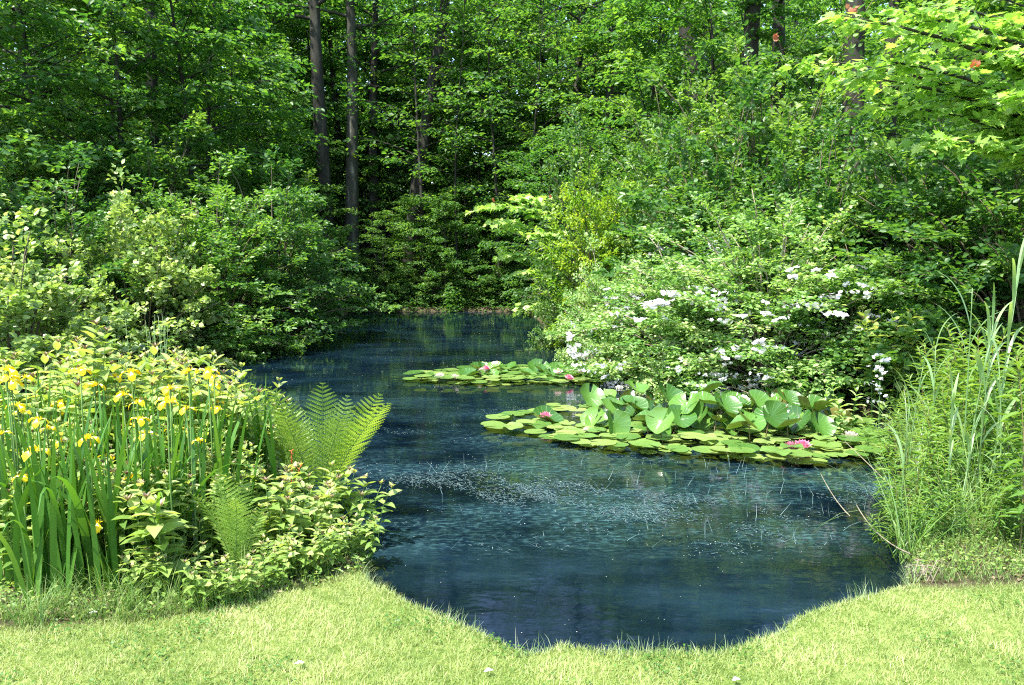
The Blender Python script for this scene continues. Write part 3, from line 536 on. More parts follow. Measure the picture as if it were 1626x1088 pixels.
for i, (px, Y, k, s) in enumerate([(470, 24, 0, .9), (530, 23.0, 2, .8), (570, 23.2, 2, .6), (625, 23.2, 2, .6), (690, 23.2, 2, .65), (765, 23.3, 2, .7), (830, 23.4, 2, .8), (590, 27, 0, 1), (650, 28, 1, .8), (720, 27.5, 0, 1), (780, 28, 1, 1), (860, 26, 1, 1), (930, 24, 1, 1), (510, 28, 1, .9), (400, 25, 1, 1.1), (320, 24, 1, 1.2), (230, 23, 1, 1.2)]):
    shrub(SHR[k], px, Y, ('low shaded shrub right on the far shore, '+ORD[i if i < 6 else 7] if i < 7 else 'shaded shrub back in the wood behind the far shore'), s, s*.8, name='undergrowth_shrub', group='shrubs along the far shore')
# white rose shrubs with clusters of blossom
def rose_cluster(seed):
    rng = np.random.default_rng(seed); g = Geo(); n = 8
    C = rng.normal(0, .034, (n, 3))*np.array([1, 1, .6]); pt = (np.array([[0, 0, 0], [-.45, .5, .16], [-.2, 1, .1], [.2, 1, .1], [.45, .5, .16]]), [[0, 4, 3, 2, 1]])
    for cc in C:
        ax = unit(UP+rng.normal(0, .5, 3)+np.array([0, -.5, 0])); a = unit(np.cross(ax, [.3, .9, .1])); b = np.cross(ax, a)
        for k in range(5):
            th = k*1.2566+rng.uniform(0, .1); g.inst(pt, cc[None], (a*math.cos(th)+b*math.sin(th)+ax*.25)[None], ax[None], .020, .020, rng.uniform(0, 1))
        g.inst(pt, (cc+ax*.003)[None], a[None], ax[None], .005, .007, .5, 1)
    return g.mesh('blossom_cluster', ['white', 'centre'])
RC = [rose_cluster(s) for s in (1, 2, 3)]
ROSEG = shrub_parts(38, 2.3, 1.35, 150, 6, 27, .068, 'yellowbush2', bark='deadtwig', droop=.3)
def rose(parts, px, Y, label, sc, sz, nb, seed, spread=(1, 1)):
    x = atp(px, Y); t = thing('rose_shrub', label, 'shrub', (x, Y, gz(x, Y)-.05), 0, 'white rose shrubs by the lily pads', (sc, sc, sz)); kids(t, parts)
    rng = np.random.default_rng(seed); me = parts[1][1]; n = len(me.vertices); co = np.empty(n*3, np.float32); me.vertices.foreach_get('co', co); co = co.reshape(-1, 3)
    # outer leaves that look towards the pond
    dirv = co/np.array([1.3, 1.3, 2.2]); rr = np.linalg.norm(dirv, axis=1); front_ = (-co[:, 1]*.8+co[:, 2]*.12-.05+rng.normal(0, .15, n))
    ok = np.where((rr > np.quantile(rr, .72)) & (front_ > .25) & (co[:, 2] < np.quantile(co[:, 2], .86)))[0]
    nb = min(98, int(nb*1.75)); cents = co[rng.choice(ok, max(5, nb//6))]; used = 0
    for i in range(nb):
        c0 = cents[i % len(cents)]; q = co[ok[np.argmin(((co[ok]-(c0+rng.normal(0, .16, 3)))**2).sum(1))]]
        child('blossom_cluster', RC[i % 3], t, q+unit(q*np.array([1, 1, .5]))*.07+UP*.03, (rng.uniform(-.3, .3), rng.uniform(-.3, .3), rng.uniform(0, 6)), rng.uniform(.95, 1.7)/sc)
rose(ROSE[0], 972, 12.0, 'white rose shrub left of the dead twigs, over the far lily pads', .62, .95, 34, 1)
rose(ROSE[0], 1105, 10.6, 'white rose shrub with the most blossom, behind the raised lily leaves', 1.05, .82, 60, 2)
rose(ROSE[1], 1228, 9.9, 'white rose shrub right of the one with the most blossom', 1.05, .8, 38, 3)
rose(ROSEG, 1110, 13.2, 'tall rose shrub with few blossoms right of the yellow green bush', .75, 1.0, 26, 4)
rose(ROSEG, 1310, 12.2, 'small rose shrub with a few blossoms high on the right bank', .8, 1.0, 18, 5)
rose(ROSEG, 1160, 12.2, 'rose shrub with scattered blossoms above the other roses', .85, .95, 26, 6)
rose(ROSE[0], 965, 10.9, 'low rose shrub trailing its blossom over the far lily pads', .5, .52, 40, 7)
rose(ROSE[0], 1085, 9.9, 'low rose shrub spilling blossom behind the raised lily leaves', .55, .48, 38, 8)
# tangle of dead twigs at the roses' foot
def tangle(name, label, px, py, Y, n, r, seed):
    rng = np.random.default_rng(seed); o = D(px, py, Y); g = Geo()
    for i in range(n):
        az = rng.uniform(0, 6.28); d = np.array([math.cos(az), math.sin(az)*.6, rng.uniform(-.1, .8)]); a = rng.normal(0, .08, 3); L = r*rng.uniform(.5, 1.2)
        g.tube(curve3(a, a+d*L*.5+rng.normal(0, .1, 3), a+d*L+np.array([0, 0, -.15*L]), 6), np.linspace(.007, .002, 6), 4)
    ob = g.build(name, 'deadtwig'); ob.location = o; tag(ob, label, 'twigs')
tangle('dead_twigs', 'tangle of bare brown twigs over the far lily pads', 975, 590, 11.2, 46, .55, 3)
tangle('dead_twigs', 'bare dead twigs in the hollow of the sunlit shrub', 1300, 470, 10.0, 34, .5, 4)
tangle('dead_twigs', 'thin bare twigs at the water right of the white roses', 1225, 628, 8.9, 20, .5, 5)
# small tree with pinkish young leaves reaching over from the right shore
def reach_tree(name, label, cat, base, trunk_top, r0, targets, ls, mat, tpl, seed, nsp=7, nleaf=16, spl=.4, aspect=.9, tips=(), tipsc=1, hint=None):
    rng = np.random.default_rng(seed); t = thing(name, label, cat, base); b = np.array(base); top = np.array(trunk_top)-b
    gt = Geo(); pts = curve3(np.zeros(3)-UP*.1, np.array([0, 0, top[2]*.5]), top, 10); gt.tube(pts, np.linspace(r0, r0*.12, 10), 9)
    gc = Geo(); O = []; Dr = []; TI = []
    for tg in targets:
        e = np.array(tg[:3])-b; hz = max(.3, min(top[2]*.95, e[2]-.28*np.linalg.norm(e[:2]))); st = np.array([np.interp(hz, pts[:, 2], pts[:, a]) for a in range(3)])
        m = (st+e)/2+UP*.12*np.linalg.norm(e-st); cp = curve3(st, m, e, 9); gt.tube(cp, np.linspace(r0*.35, .004, 9), 5)
        ns = tg[3] if len(tg) > 3 else nsp
        for k in range(ns):
            f = .38+.60*(k+rng.uniform(.2, .8))/ns; o = np.array([np.interp(f*8, range(9), cp[:, a]) for a in range(3)]); q = unit(cp[min(8, int(f*8)+1)]-cp[min(7, int(f*8))]); rot = rng.choice([-1, 1])*rng.uniform(.2, 1.3)*(1.3-f)
            ca, sa = math.cos(rot), math.sin(rot); O.append(o); Dr.append([q[0]*ca-q[1]*sa, q[0]*sa+q[1]*ca, q[2]*.6+rng.normal(0, .1)]); TI.append(rng.normal(.5, .16))
        O.append(cp[7]); Dr.append(unit(cp[8]-cp[6])); TI.append(.7)
    O = np.array(O); Dr = np.array(Dr); L = rng.uniform(.7, 1.2, len(O))*spl
    for o, d, l in zip(O, Dr, L): gt.tube([o, o+unit(d)*l*.9-UP*.12*l], [.005, .002], 3)
    sprays(gc, rng, O, Dr, L, L*.5, nleaf, ls, tpl, .22, .42, aspect, tint=np.array(TI), thick=.02)
    gt.build('trunk', 'bark', t, True); gc.build('crown', mat, t)
    if len(tips):
        g = Geo()
        for q in tips:
            P = np.repeat((np.array(q)-b)[None], 6, 0)+rng.normal(0, .012, (6, 3)); g.inst(MAPLE, P, UP*.8+rng.normal(0, .7, (6, 3)), rng.normal(0, .6, (6, 3))+np.array([0, -1, .3]), .042*tipsc, None, rng.uniform(0, 1, 6))
        g.build('young_leaves', 'newleaf', t)
    return t
reach_tree('small_tree', 'small tree holding pinkish young leaves out over the water', 'tree', (1.55, 15.6, .15), (1.25, 15.4, 3.3), .05,
           [tuple(D(785, 325, 14.6))+(8,), tuple(D(800, 350, 14.8))+(6,), tuple(D(835, 312, 15))+(7,), tuple(D(815, 400, 15))+(7,), tuple(D(860, 370, 14.6))+(7,), tuple(D(845, 430, 14.8))+(7,), tuple(D(850, 480, 15))], .13, 'maple', MAPLE, 41,
           nleaf=16, spl=.5, tips=[D(783, 318, 14.5), D(874, 312, 14.8)])
shade_limbs = [(3.3, 8.2, 5.6), (4.1, 9.2, 6.2), (5.0, 10.3, 6.0), (6.2, 10.8, 6.4), (3.6, 9.8, 6.8), (4.8, 8.6, 7.2), (7.4, 10.0, 6.6), (8.6, 8.8, 6.4), (5.6, 9.6, 7.6), (4.3, 7.8, 7.4), (3.0, 9.0, 6.3), (6.8, 9.2, 7.6)]  # upper maple limbs out of view, added to shade the bank behind the reeds
mt = [(1340, 25), (1262, 92), (1350, 120), (1395, 95), (1440, 50), (1395, 165), (1475, 215), (1560, 45), (1500, 130), (1530, 225), (1600, 150), (1615, 30), (1480, 5), (1655, 215), (1580, 205), (1545, 95), (1420, 15), (1640, 95), (1520, 165), (1595, 80)]
reach_tree('maple_tree', 'maple with sunlit lobed leaves hanging in from the right edge', 'tree', (6.4, 7.6, .25), (5.9, 7.6, 8.0), .14,
           [tuple(D(px, py, 6.4+.9*((i*37) % 10)/10)) for i, (px, py) in enumerate(mt)]+[q+(13,) for q in shade_limbs], .10, 'maple', MAPLE, 42, nsp=11, nleaf=16, spl=.36,
           tips=[D(1232, 62, 6.6), D(1352, 16, 6.5), D(1548, 103, 6.4)])
# ------------------------------------------------------------------ water lilies
PADG = []
def pad_mesh(seed, cup, wav, fold=0.):
    rng = np.random.default_rng(seed); g = Geo(); n = 26; a = np.linspace(.16, 2*np.pi-.16, n)+0.0
    ph = rng.uniform(0, 6, 3); rings = [.0, .35, .7, .93, 1.0]; V = [[.0, 0, 0]]
    for r in rings[1:]:
        rr = r*(1+.03*np.sin(3*a+ph[0])+.02*np.sin(7*a+ph[1])); x = rr*np.cos(a); y = rr*np.sin(a)
        z = cup*r**2.4+wav*r**2*np.sin(3*a+ph[2])+wav*.5*r**3*np.sin(6*a+ph[0])+fold*np.abs(y)**1.5
        V += list(np.column_stack([x, y, z]))
    V = np.array(V); F3 = [[0, 1+i, 2+i] for i in range(n-1)]; F4 = [[1+k*n+i, 1+(k+1)*n+i, 1+(k+1)*n+i+1, 1+k*n+i+1] for k in range(len(rings)-2) for i in range(n-1)]
    g.add(V, [F3, F4], rng.uniform(.0, .3)); PADG.append(g); return g
FLAT = [pad_mesh(s, .02, .012).mesh('lily_pad', 'pad', True) for s in range(4)]
CURL = [pad_mesh(s+10, .05, .09).mesh('lily_pad', 'pad', True) for s in range(3)]
RAISE = [pad_mesh(s+20, .20, .07, .34).mesh('raised_leaf', 'uppad', True) for s in range(4)]
def lily_flower(mat, seed):
    rng = np.random.default_rng(seed); g = Geo(); pt = (np.array([[0, 0, 0], [-.28, .35, .10], [-.30, .65, .12], [0, 1, .22], [.30, .65, .12], [.28, .35, .10], [0, .5, .0]]), [[0, 6, 2, 1], [6, 3, 2], [0, 5, 4, 6], [6, 4, 3]])
    for r, (el, L, k) in enumerate([(12, .075, 9), (35, .07, 9), (58, .06, 7), (75, .045, 5)]):
        th = np.arange(k)*2*np.pi/k+r*.35; e = R(el); d = np.column_stack([np.cos(th)*math.cos(e), np.sin(th)*math.cos(e), np.full(k, math.sin(e))]); nr = np.column_stack([-np.cos(th)*math.sin(e), -np.sin(th)*math.sin(e), np.full(k, math.cos(e))])
        g.inst(pt, d*.012, d, nr, L, L*1.0, np.clip(.8-.22*r+rng.normal(0, .1, k), 0, 1))
    k = 14; th = np.arange(k)*2*np.pi/k; d = np.column_stack([np.cos(th)*.4, np.sin(th)*.4, np.ones(k)]); gc = Geo(); gc.inst(pt, d*.004, d, UP[None]+d, .028, .02, .5)
    return g.mesh('petals', mat), gc.mesh('stamens', 'centre')
FLW = {m: lily_flower(m, 5) for m in ('pink', 'palepink')}
def lily(name_label, group, outline, nf, nr, nc, seed, flowers, rise, fsz=(.085, .145)):
    """one stand of water lily: floating pads inside the outline (pixel polygon on the water) and raised leaves"""
    rng = np.random.default_rng(seed); poly = np.array([G(px, py, 0)[:2] for px, py in outline]); cx, cy = poly.mean(0)
    t = thing('water_lily', name_label, 'water lily', (cx, cy, 0)); c0 = np.array([cx, cy, 0])
    def inside(q, P=poly):
        ins = False
        for i in range(len(P)):
            a, b = P[i-1], P[i]
            if (a[1] > q[1]) != (b[1] > q[1]) and q[0] < (b[0]-a[0])*(q[1]-a[1])/(b[1]-a[1])+a[0]: ins = not ins
        return ins
    lo, hi = poly.min(0), poly.max(0); pts = []; tries = 0; md = .15; back_ = cy+.1
    edge = catmull(poly, 6)
    for q in edge[rng.permutation(len(edge))]:
        if all((q[0]-p[0])**2+(q[1]-p[1])**2 > .14**2 for p in pts): pts.append(q)
    while len(pts) < nf and tries < 30000:
        q = rng.uniform(lo, hi); tries += 1
        if tries % 3000 == 0: md *= .86
        if q[1] > back_ and rng.uniform() < .75: continue
        if inside(q) and all((q[0]-p[0])**2+(q[1]-p[1])**2 > md*md for p in pts): pts.append(q)
    extra = Geo(); more = 0; tries = 0
    while more < nc and tries < 20000:
        q = rng.uniform(lo, hi); tries += 1
        if not inside(q) or (q[1] > back_ and rng.uniform() < .6): continue
        more += 1; src = PADG[int(rng.integers(4))]; a = rng.uniform(0, 6.28); r = rng.uniform(.065, .115); V = np.concatenate(src.v)*r; ca, sa = math.cos(a), math.sin(a); z = .004+.0004*more
        extra.add(np.column_stack([V[:, 0]*ca-V[:, 1]*sa+q[0]-cx, V[:, 0]*sa+V[:, 1]*ca+q[1]-cy, V[:, 2]+z]), [f for f, _ in src.f], rng.uniform(.3, .8))
    if nc: ex = extra.build('small_lily_pads', 'pad', t, True); ex['kind'] = 'stuff'
    pts.sort(key=lambda q: -q[1]+rng.normal(0, .3))
    for i, q in enumerate(pts[:nf]):
        r = rng.uniform(*fsz); curl = rng.uniform() < .22 and inside(q)
        me = CURL[i % 3] if curl else FLAT[i % 4]; z = .006+.0011*i+(.01 if curl else 0)
        child('lily_pad', me, t, np.array([q[0], q[1], z])-c0, (rng.normal(0, .02), rng.normal(0, .02), rng.uniform(0, 6.28)), r)
    for i, (px, py, h, sz, til, az) in enumerate(rise(rng)):
        p = G(px, py, h); r = sz*1.06; rz = az
        o = child('raised_leaf', RAISE[i % 4], t, p-c0, (0, 0, 0), r)
        nrm = Vector((math.cos(az)*math.sin(til), math.sin(az)*math.sin(til), math.cos(til))); q = nrm.to_track_quat('Z', 'X'); o.rotation_mode = 'QUATERNION'
        from mathutils import Quaternion
        o.rotation_quaternion = q @ Quaternion((0, 0, 1), rng.uniform(-.6, .6))
        b = p+np.array([rng.normal(0, .05), rng.normal(.03, .04), 0]); b[2] = -.02; sten = Geo(); sten.tube(curve3(b-c0, (b+p)/2-c0+rng.normal(0, .02, 3), p-c0-np.array([0, 0, .004]), 6), np.linspace(.006, .0045, 6), 5); sten.build('leaf_stalk', 'redstem', t, True)
    for (px, py, m, s, h) in flowers:
        p = G(px, py, h+.02); f = child('lily_flower', FLW[m][0], t, p-c0, (R(rng.uniform(5, 20)), R(rng.uniform(-10, 10)), rng.uniform(0, 6)), s)
        child('stamens', FLW[m][1], f)
        g = Geo(); b = p.copy(); b[2] = -.02; g.tube([b-c0, p-c0], [.005, .005], 5); g.build('flower_stalk', 'redstem', t)
    return t
near_out = [(782, 683), (800, 665), (850, 655), (905, 648), (960, 645), (1040, 640), (1130, 640), (1230, 648), (1320, 660), (1380, 690), (1394, 726), (1340, 740), (1300, 742), (1230, 738), (1150, 731), (1060, 727), (970, 718), (900, 709), (850, 693), (815, 690)]
def rise_near(rng):
    out = []
    named = [(937, 640, .30, .145, 1.25, -1.7), (868, 677, .05, .17, .45, 1.2), (1005, 655, .22, .15, .75, -1.4), (1060, 640, .33, .16, .6, -1.5), (1090, 655, .30, .16, .8, -1.6),
             (1040, 690, .15, .16, .9, -.9), (1080, 675, .20, .15, 1.2, -2.0), (1120, 650, .32, .14, .5, -1.2), (1150, 655, .30, .15, .7, -1.7), (1200, 650, .30, .15, .6, -1.5), (1180, 690, .20, .15, .9, -2.4),
             (1225, 672, .28, .15, 1.1, -1.6), (1250, 690, .20, .15, .8, -1.3), (1290, 660, .28, .16, .55, -1.4), (1300, 690, .18, .14, .9, -.8), (1325, 655, .24, .13, .7, -1.2), (1010, 628, .30, .13, .7, -1.9), (1130, 630, .33, .14, .35, -1.4), (1250, 645, .30, .14, .4, -1.6),
             (975, 668, .12, .14, .8, -2.2), (955, 700, .06, .16, .5, -.9), (1150, 710, .10, .15, .9, -1.6), (1110, 705, .08, .16, .6, -2.4), (1235, 715, .10, .15, .7, -1.4), (1050, 712, .06, .17, .4, -1.4), (1300, 712, .08, .16, .45, -1.2), (1210, 725, .06, .15, .4, -1.9), (1345, 700, .10, .14, .5, -1.6)]
    out += named
    out = [(a, min(b-10, 676), h*.9, s_*.95, ti*.75+rng.normal(0, .2), az+rng.normal(0, 1.0)) for a, b, h, s_, ti, az in out]
    for i in range(66): out.append((rng.uniform(930, 1335), rng.uniform(626, 676), rng.uniform(.05, .24), rng.uniform(.10, .15), rng.uniform(.1, 1.2), rng.uniform(-3.9, 1.2)))
    return out
lily('near stand of water lily with crowded raised leaves and pink flowers', None, near_out, 100, 0, 210, 3,
     [(866, 664, 'pink', 1.0, .07), (1256, 714, 'pink', 1.1, .05), (1274, 712, 'pink', 1.15, .06), (1350, 697, 'palepink', 1.1, .05), (930, 684, 'palepink', .45, .05), (985, 698, 'palepink', .4, .04)], rise_near)
far_out = [(652, 606), (664, 597), (700, 592), (760, 584), (820, 582), (880, 584), (930, 590), (975, 603), (965, 611), (900, 612), (830, 611), (760, 612), (700, 609)]
def rise_far(rng):
    return [(rng.uniform(745, 930), rng.uniform(583, 600), rng.uniform(.03, .08), rng.uniform(.10, .15), rng.uniform(.1, .6), rng.normal(-1.4, 1.0)) for i in range(20)]
lily('far stand of water lily floating flat before the rose shrubs', None, far_out, 84, 0, 40, 4,
     [(698, 600, 'palepink', 1.0, .04), (722, 602, 'palepink', 1.0, .03), (767, 592, 'palepink', 1.1, .06), (772, 586, 'pink', .7, .12), (903, 602, 'pink', .9, .05), (886, 592, 'palepink', .9, .1)], rise_far, (.10, .15))
# ------------------------------------------------------------------ floating weed and specks
def floaters():
    rng = np.random.default_rng(8)
    def fb(x, y):
        return (np.sin(x*1.7+1.3*np.sin(y*2.3)+.6)+np.sin(y*4.1+1.7*np.sin(x*1.1)+2)+.8*np.sin(x*4.7-y*6.3)+.7*np.sin(x*9.1+y*12.7+2*np.sin(x*3)))/3.5
    g = Geo(); n = 130000; Q = np.column_stack([rng.uniform(-1.9, 3.4, n), rng.uniform(4.4, 9.0, n)])
    v = fb(Q[:, 0], Q[:, 1]); zone = sm(Q[:, 1], 4.55, 5.0)*(1-.75*sm(Q[:, 1], 5.7, 7.0))
    k = (rng.uniform(0, 1, n) < np.clip(v*1.1+.05, 0, 1)**1.5*zone) & (signed(Q) < -.02); Q = Q[k]; m = len(Q)
    az = rng.normal(.1, .85, m); d = np.column_stack([np.cos(az), np.sin(az), rng.normal(0, .03, m)])
    g.inst(RHOMB, np.column_stack([Q, np.full(m, .003)+rng.uniform(0, .003, m)]), d, UP[None], rng.uniform(.008, .05, m), rng.uniform(.0014, .0034, m), np.clip(rng.normal(.4, .25, m), 0, 1))
    # thin weed tips that break the surface
    n = 650; Q = np.column_stack([rng.uniform(-1.4, 3.1, n), rng.uniform(4.7, 6.7, n)]); k = (signed(Q) < -.05) & (rng.uniform(0, 1, n) < .25+.75*sm(Q[:, 0], .2, 2.2)); Q = Q[k]; m = len(Q)
    blades(g, rng, np.column_stack([Q, np.full(m, -.01)]), rng.uniform(0, 6.28, m), rng.uniform(.04, .16, m), rng.uniform(0, 1.3, m), rng.uniform(-.6, .9, m), .0026, 4, np.clip(rng.normal(.45, .2, m), 0, 1), prof='blade')
    tag(g.build('water_weeds', 'weed'), kind='stuff')
    g = Geo(); n = 15000; Q = np.column_stack([rng.uniform(-5, 3.5, n), 3.6+rng.uniform(0, 1, n)**1.3*18]); v = fb(Q[:, 0]*.7, Q[:, 1]*.5+3)
    k = (signed(Q) < -.02) & (rng.uniform(0, 1, n) < .04+1.0*np.clip(v, 0, 1)**1.5); Q = Q[k]; m = len(Q); az = rng.uniform(0, 6.28, m)
    g.inst(RHOMB, np.column_stack([Q, np.full(m, .003)]), np.column_stack([np.cos(az), np.sin(az), 0*az]), UP[None], rng.uniform(.002, .0075, m)*(.6+Q[:, 1]*.13), None, np.clip(rng.normal(.35, .25, m), 0, 1))
    tag(g.build('floating_debris', 'speck'), kind='stuff')
floaters()
# ------------------------------------------------------------------ left bed: irises
def iris_foliage(seed, n=18, H=(.65, .98)):
    rng = np.random.default_rng(seed); g = Geo(); P = np.column_stack([rng.normal(0, .07, n), rng.normal(0, .06, n), np.full(n, -.02)])
    az = rng.uniform(0, 6.28, n); Hh = rng.uniform(*H, n); bend = rng.uniform(.0, .35, n); k = rng.uniform(0, 1, n) < .16; bend[k] = rng.uniform(1.2, 2.3, k.sum())
    blades(g, rng, P, az, Hh, rng.uniform(.0, .24, n), bend, rng.uniform(.023, .038, n), 9, np.clip(rng.normal(.42, .2, n), 0, 1), bp=2.6)
    return g.mesh('leaf_blades', 'iris', True)
def iris_flower(seed):
    rng = np.random.default_rng(seed); g = Geo()
    # falls: broad petals that arch out and down
    u = np.linspace(0, 1, 6); v = np.linspace(-1, 1, 5)
    for k in range(3):
        th = k*2.094+rng.uniform(-.2, .2); d = np.array([math.cos(th), math.sin(th), 0]); s = np.array([-math.sin(th), math.cos(th), 0])
        ang = np.array([.5, .35, .0, -.45, -1.0, -1.35])+rng.uniform(-.25, .25); seg = .017; c = [np.zeros(3)]
        for a in ang[1:]: c.append(c[-1]+d*math.cos(a)*seg+UP*math.sin(a)*seg)
        wd = np.array([.004, .007, .014, .020, .018, .006])
        V = np.array([[c[i]+s*wd[i]*vv+UP*(.004*(1-vv*vv)+.004*math.sin(i*2.1+vv*3+k)+rng.normal(0, .0016)) for vv in v] for i in range(6)]); V = V.reshape(-1, 3)
        F = [[i*5+j, i*5+j+1, (i+1)*5+j+1, (i+1)*5+j] for i in range(5) for j in range(4)]; tt = rng.uniform(.3, .8)
        Fm = [f for f in F if f[0] % 5 in (1, 2) and f[0] < 15 and f[0] >= 5]; Fy = [f for f in F if f not in Fm]
        g.add(V, [Fy], tt, 0); g.f.append((np.array(Fm)+g.n-len(V), 1))
        g.inst(LONG, (d*.006)[None], (d*.55+UP*.8)[None], d[None], .030, .014, .9, 0)          # style arm
        t2 = th+1.05; d2 = np.array([math.cos(t2), math.sin(t2), 0]); g.inst(LONG, (d2*.004)[None], (d2*.25+UP)[None], d2[None], .028, .010, .6, 0)   # standard
    return g.mesh('petals', ['yellow', 'yellowmark'], True)
IRF = [iris_foliage(s) for s in (1, 2, 3, 4)]; IRB = [iris_flower(s) for s in (1, 2, 3)]
def stalk_mesh(H):
    g = Geo(); g.tube([[0, 0, -H], [.012, 0, -H*.5], [0, 0, 0]], [.005, .0045, .003], 5); g.tube([[0, 0, -.045], [0, 0, -.02], [0, 0, 0]], [.004, .0075, .004], 6); return g.mesh('flower_stalk', 'stem', True)
STK = stalk_mesh(.75)
def iris(x, y, k, label, group=None, sc=1.0, flowers=(), rz=None):
    z = gz(x, y); t = thing('yellow_iris', label, 'iris', (x, y, z), rng0.uniform(0, 6.28) if rz is None else rz, group, sc); child('leaf_blades', IRF[k % 4], t)
    from mathutils import Matrix
    mw = Matrix.LocRotScale(t.location, t.rotation_euler.to_quaternion(), t.scale).inverted()
    for i, (px, py, s) in enumerate(flowers):
        p = mw @ Vector(D(px, py, y+rng0.uniform(-.08, .04))); f = child('flower', IRB[(i+k) % 3], t, p, (rng0.uniform(-.2, .2), rng0.uniform(-.2, .2), rng0.uniform(0, 6)), s*.88/sc)
        q = child('flower_stalk', STK, t, p, (0, 0, 0), (1, 1, max(.3, p.z/.75))); return_ = q
    return t
# nearest row: each clump with its own flowers (pixel positions)
near_iris = [(-22, 4.5, 'iris clump cut by the left edge of the photo', [(2, 690, .9)], 1.05), (28, 4.35, 'iris clump at the left edge with a drooping flower low on it', [(34, 757, .8), (60, 668, .9)], 1.0),
             (62, 4.45, 'nearest tall iris clump, one open flower above its upright blades', [(56, 716, 1.25)], 1.08),
             (110, 4.5, 'iris clump with broad upright blades right of the nearest tall clump', [(10, 602, 1.1), (140, 696, 1.0)], 1.05),
             (150, 4.45, 'iris clump with a lone orange yellow flower low between its blades', [(152, 832, 1.1)], .92),
             (200, 4.6, 'iris clump whose flower hangs right of the middle of the bed', [(208, 760, 1.25), (222, 668, 1.0), (265, 640, 1.0)], 1.0),
             (245, 4.75, 'iris clump beside the nettle leaved plant, blades leaning left', [(300, 590, .9), (270, 618, 1.1)], .98)]
for i, (px, Y, lab, fl, s) in enumerate(near_iris):
    Y = ly(px, Y); iris(atp(px, Y), Y, i, lab, None, s, fl)
mid = [(5, 4.8, 1, [(12, 588, 1.2), (18, 608, 1.1)]), (60, 4.95, 2, [(28, 645, 1), (35, 655, .9), (75, 680, .9)]), (110, 5.0, 3, [(128, 590, 1.15), (100, 700, 1.0)]), (165, 5.05, 0, [(150, 613, 1.1), (135, 700, .9)]),
       (210, 4.9, 1, [(208, 592, 1.1), (195, 628, 1.0), (232, 690, 1.0)]), (250, 5.05, 2, [(218, 640, 1.0), (170, 725, .9)]), (290, 5.1, 3, [(266, 635, 1.2), (272, 640, 1.0)]), (330, 5.0, 0, [(330, 592, 1.25), (296, 650, 1.0), (315, 700, .8)]),
       (20, 5.3, 3, [(40, 600, 1.0)]), (85, 5.4, 0, [(92, 645, 1), (95, 640, 1)]), (150, 5.45, 1, [(182, 598, 1), (105, 652, 1)]), (225, 5.4, 2, [(205, 676, 1.1), (212, 690, 1.0), (225, 670, 1)]), (275, 5.45, 3, [(262, 672, 1.1), (254, 668, 1), (275, 680, 1)]), (335, 5.35, 1, [(340, 600, 1), (345, 650, 1), (300, 680, .9)]),
       (395, 5.4, 2, [(340, 612, 1), (345, 640, .8)])]
for i, (px, Y, k, fl) in enumerate(mid):
    Y = ly(px, Y-.1); iris(atp(px, Y), Y, k, ('iris clump in the middle row of the crowd, '+ORD[i] if i < 8 else 'iris clump in the back row of the crowd, '+ORD[i-8]), 'irises in the crowded middle of the bed', rng0.uniform(.95, 1.08), fl)
# opposite leaved perennials
def perennial(seed, ns, H, ls, asp=.42, spread=.14, tipm=True, mat='peren', stem='stem', droop=.0, gap=.062, narrow=False):
    rng = np.random.default_rng(seed); gs = Geo(); gl = Geo(); gt = Geo()
    for s_ in range(ns):
        a = rng.uniform(0, 6.28); r = spread*math.sqrt(rng.uniform(.02, 1)); b = np.array([r*math.cos(a), r*math.sin(a), -.03]); h = H*rng.uniform(.75, 1.08); out = np.array([math.cos(a), math.sin(a), 0])*h*rng.uniform(.05, .26)
        pts = curve3(b, b+UP*h*.6, b+UP*h+out, 8); gs.tube(pts, np.linspace(.0042, .002, 8), 5)
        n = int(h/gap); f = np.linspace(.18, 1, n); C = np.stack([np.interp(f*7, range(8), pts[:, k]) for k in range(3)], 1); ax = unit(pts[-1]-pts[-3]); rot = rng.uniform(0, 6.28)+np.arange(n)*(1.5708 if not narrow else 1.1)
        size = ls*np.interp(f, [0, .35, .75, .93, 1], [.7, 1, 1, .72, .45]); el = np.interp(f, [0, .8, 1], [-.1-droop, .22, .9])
        for sg in (0, math.pi):
            th = rot+sg+rng.normal(0, .2, n); e = el+rng.normal(0, .18, n); d = np.column_stack([np.cos(th)*np.cos(e), np.sin(th)*np.cos(e), np.sin(e)]); nr = np.column_stack([-np.cos(th)*np.sin(e), -np.sin(th)*np.sin(e), np.cos(e)])+rng.normal(0, .18, (n, 3))
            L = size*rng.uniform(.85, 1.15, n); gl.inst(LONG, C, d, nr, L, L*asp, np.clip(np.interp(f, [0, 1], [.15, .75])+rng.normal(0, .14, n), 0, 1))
        if tipm:
            th = np.arange(5)*1.2566+rng.uniform(0, 1); d = np.column_stack([np.cos(th)*.6, np.sin(th)*.6, np.ones(5)]); gt.inst(LONG, np.repeat(pts[-1][None], 5, 0), d, UP-d*.5, ls*.32, ls*.12, rng.uniform(0, 1, 5))
    out = [('stems', gs.mesh('stems', stem, True)), ('leaves', gl.mesh('leaves', mat, True))]
    if tipm: out.append(('shoot_tips', gt.mesh('shoot_tips', 'perentip')))
    return out
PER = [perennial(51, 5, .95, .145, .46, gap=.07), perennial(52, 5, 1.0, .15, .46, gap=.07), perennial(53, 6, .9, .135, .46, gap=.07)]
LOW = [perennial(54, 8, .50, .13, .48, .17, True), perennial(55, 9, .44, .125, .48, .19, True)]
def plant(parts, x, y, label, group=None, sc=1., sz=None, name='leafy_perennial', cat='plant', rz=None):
    t = thing(name, label, cat, (x, y, gz(x, y)), rng0.uniform(0, 6.28) if rz is None else rz, group, (sc, sc, sz or sc)); kids(t, parts); return t
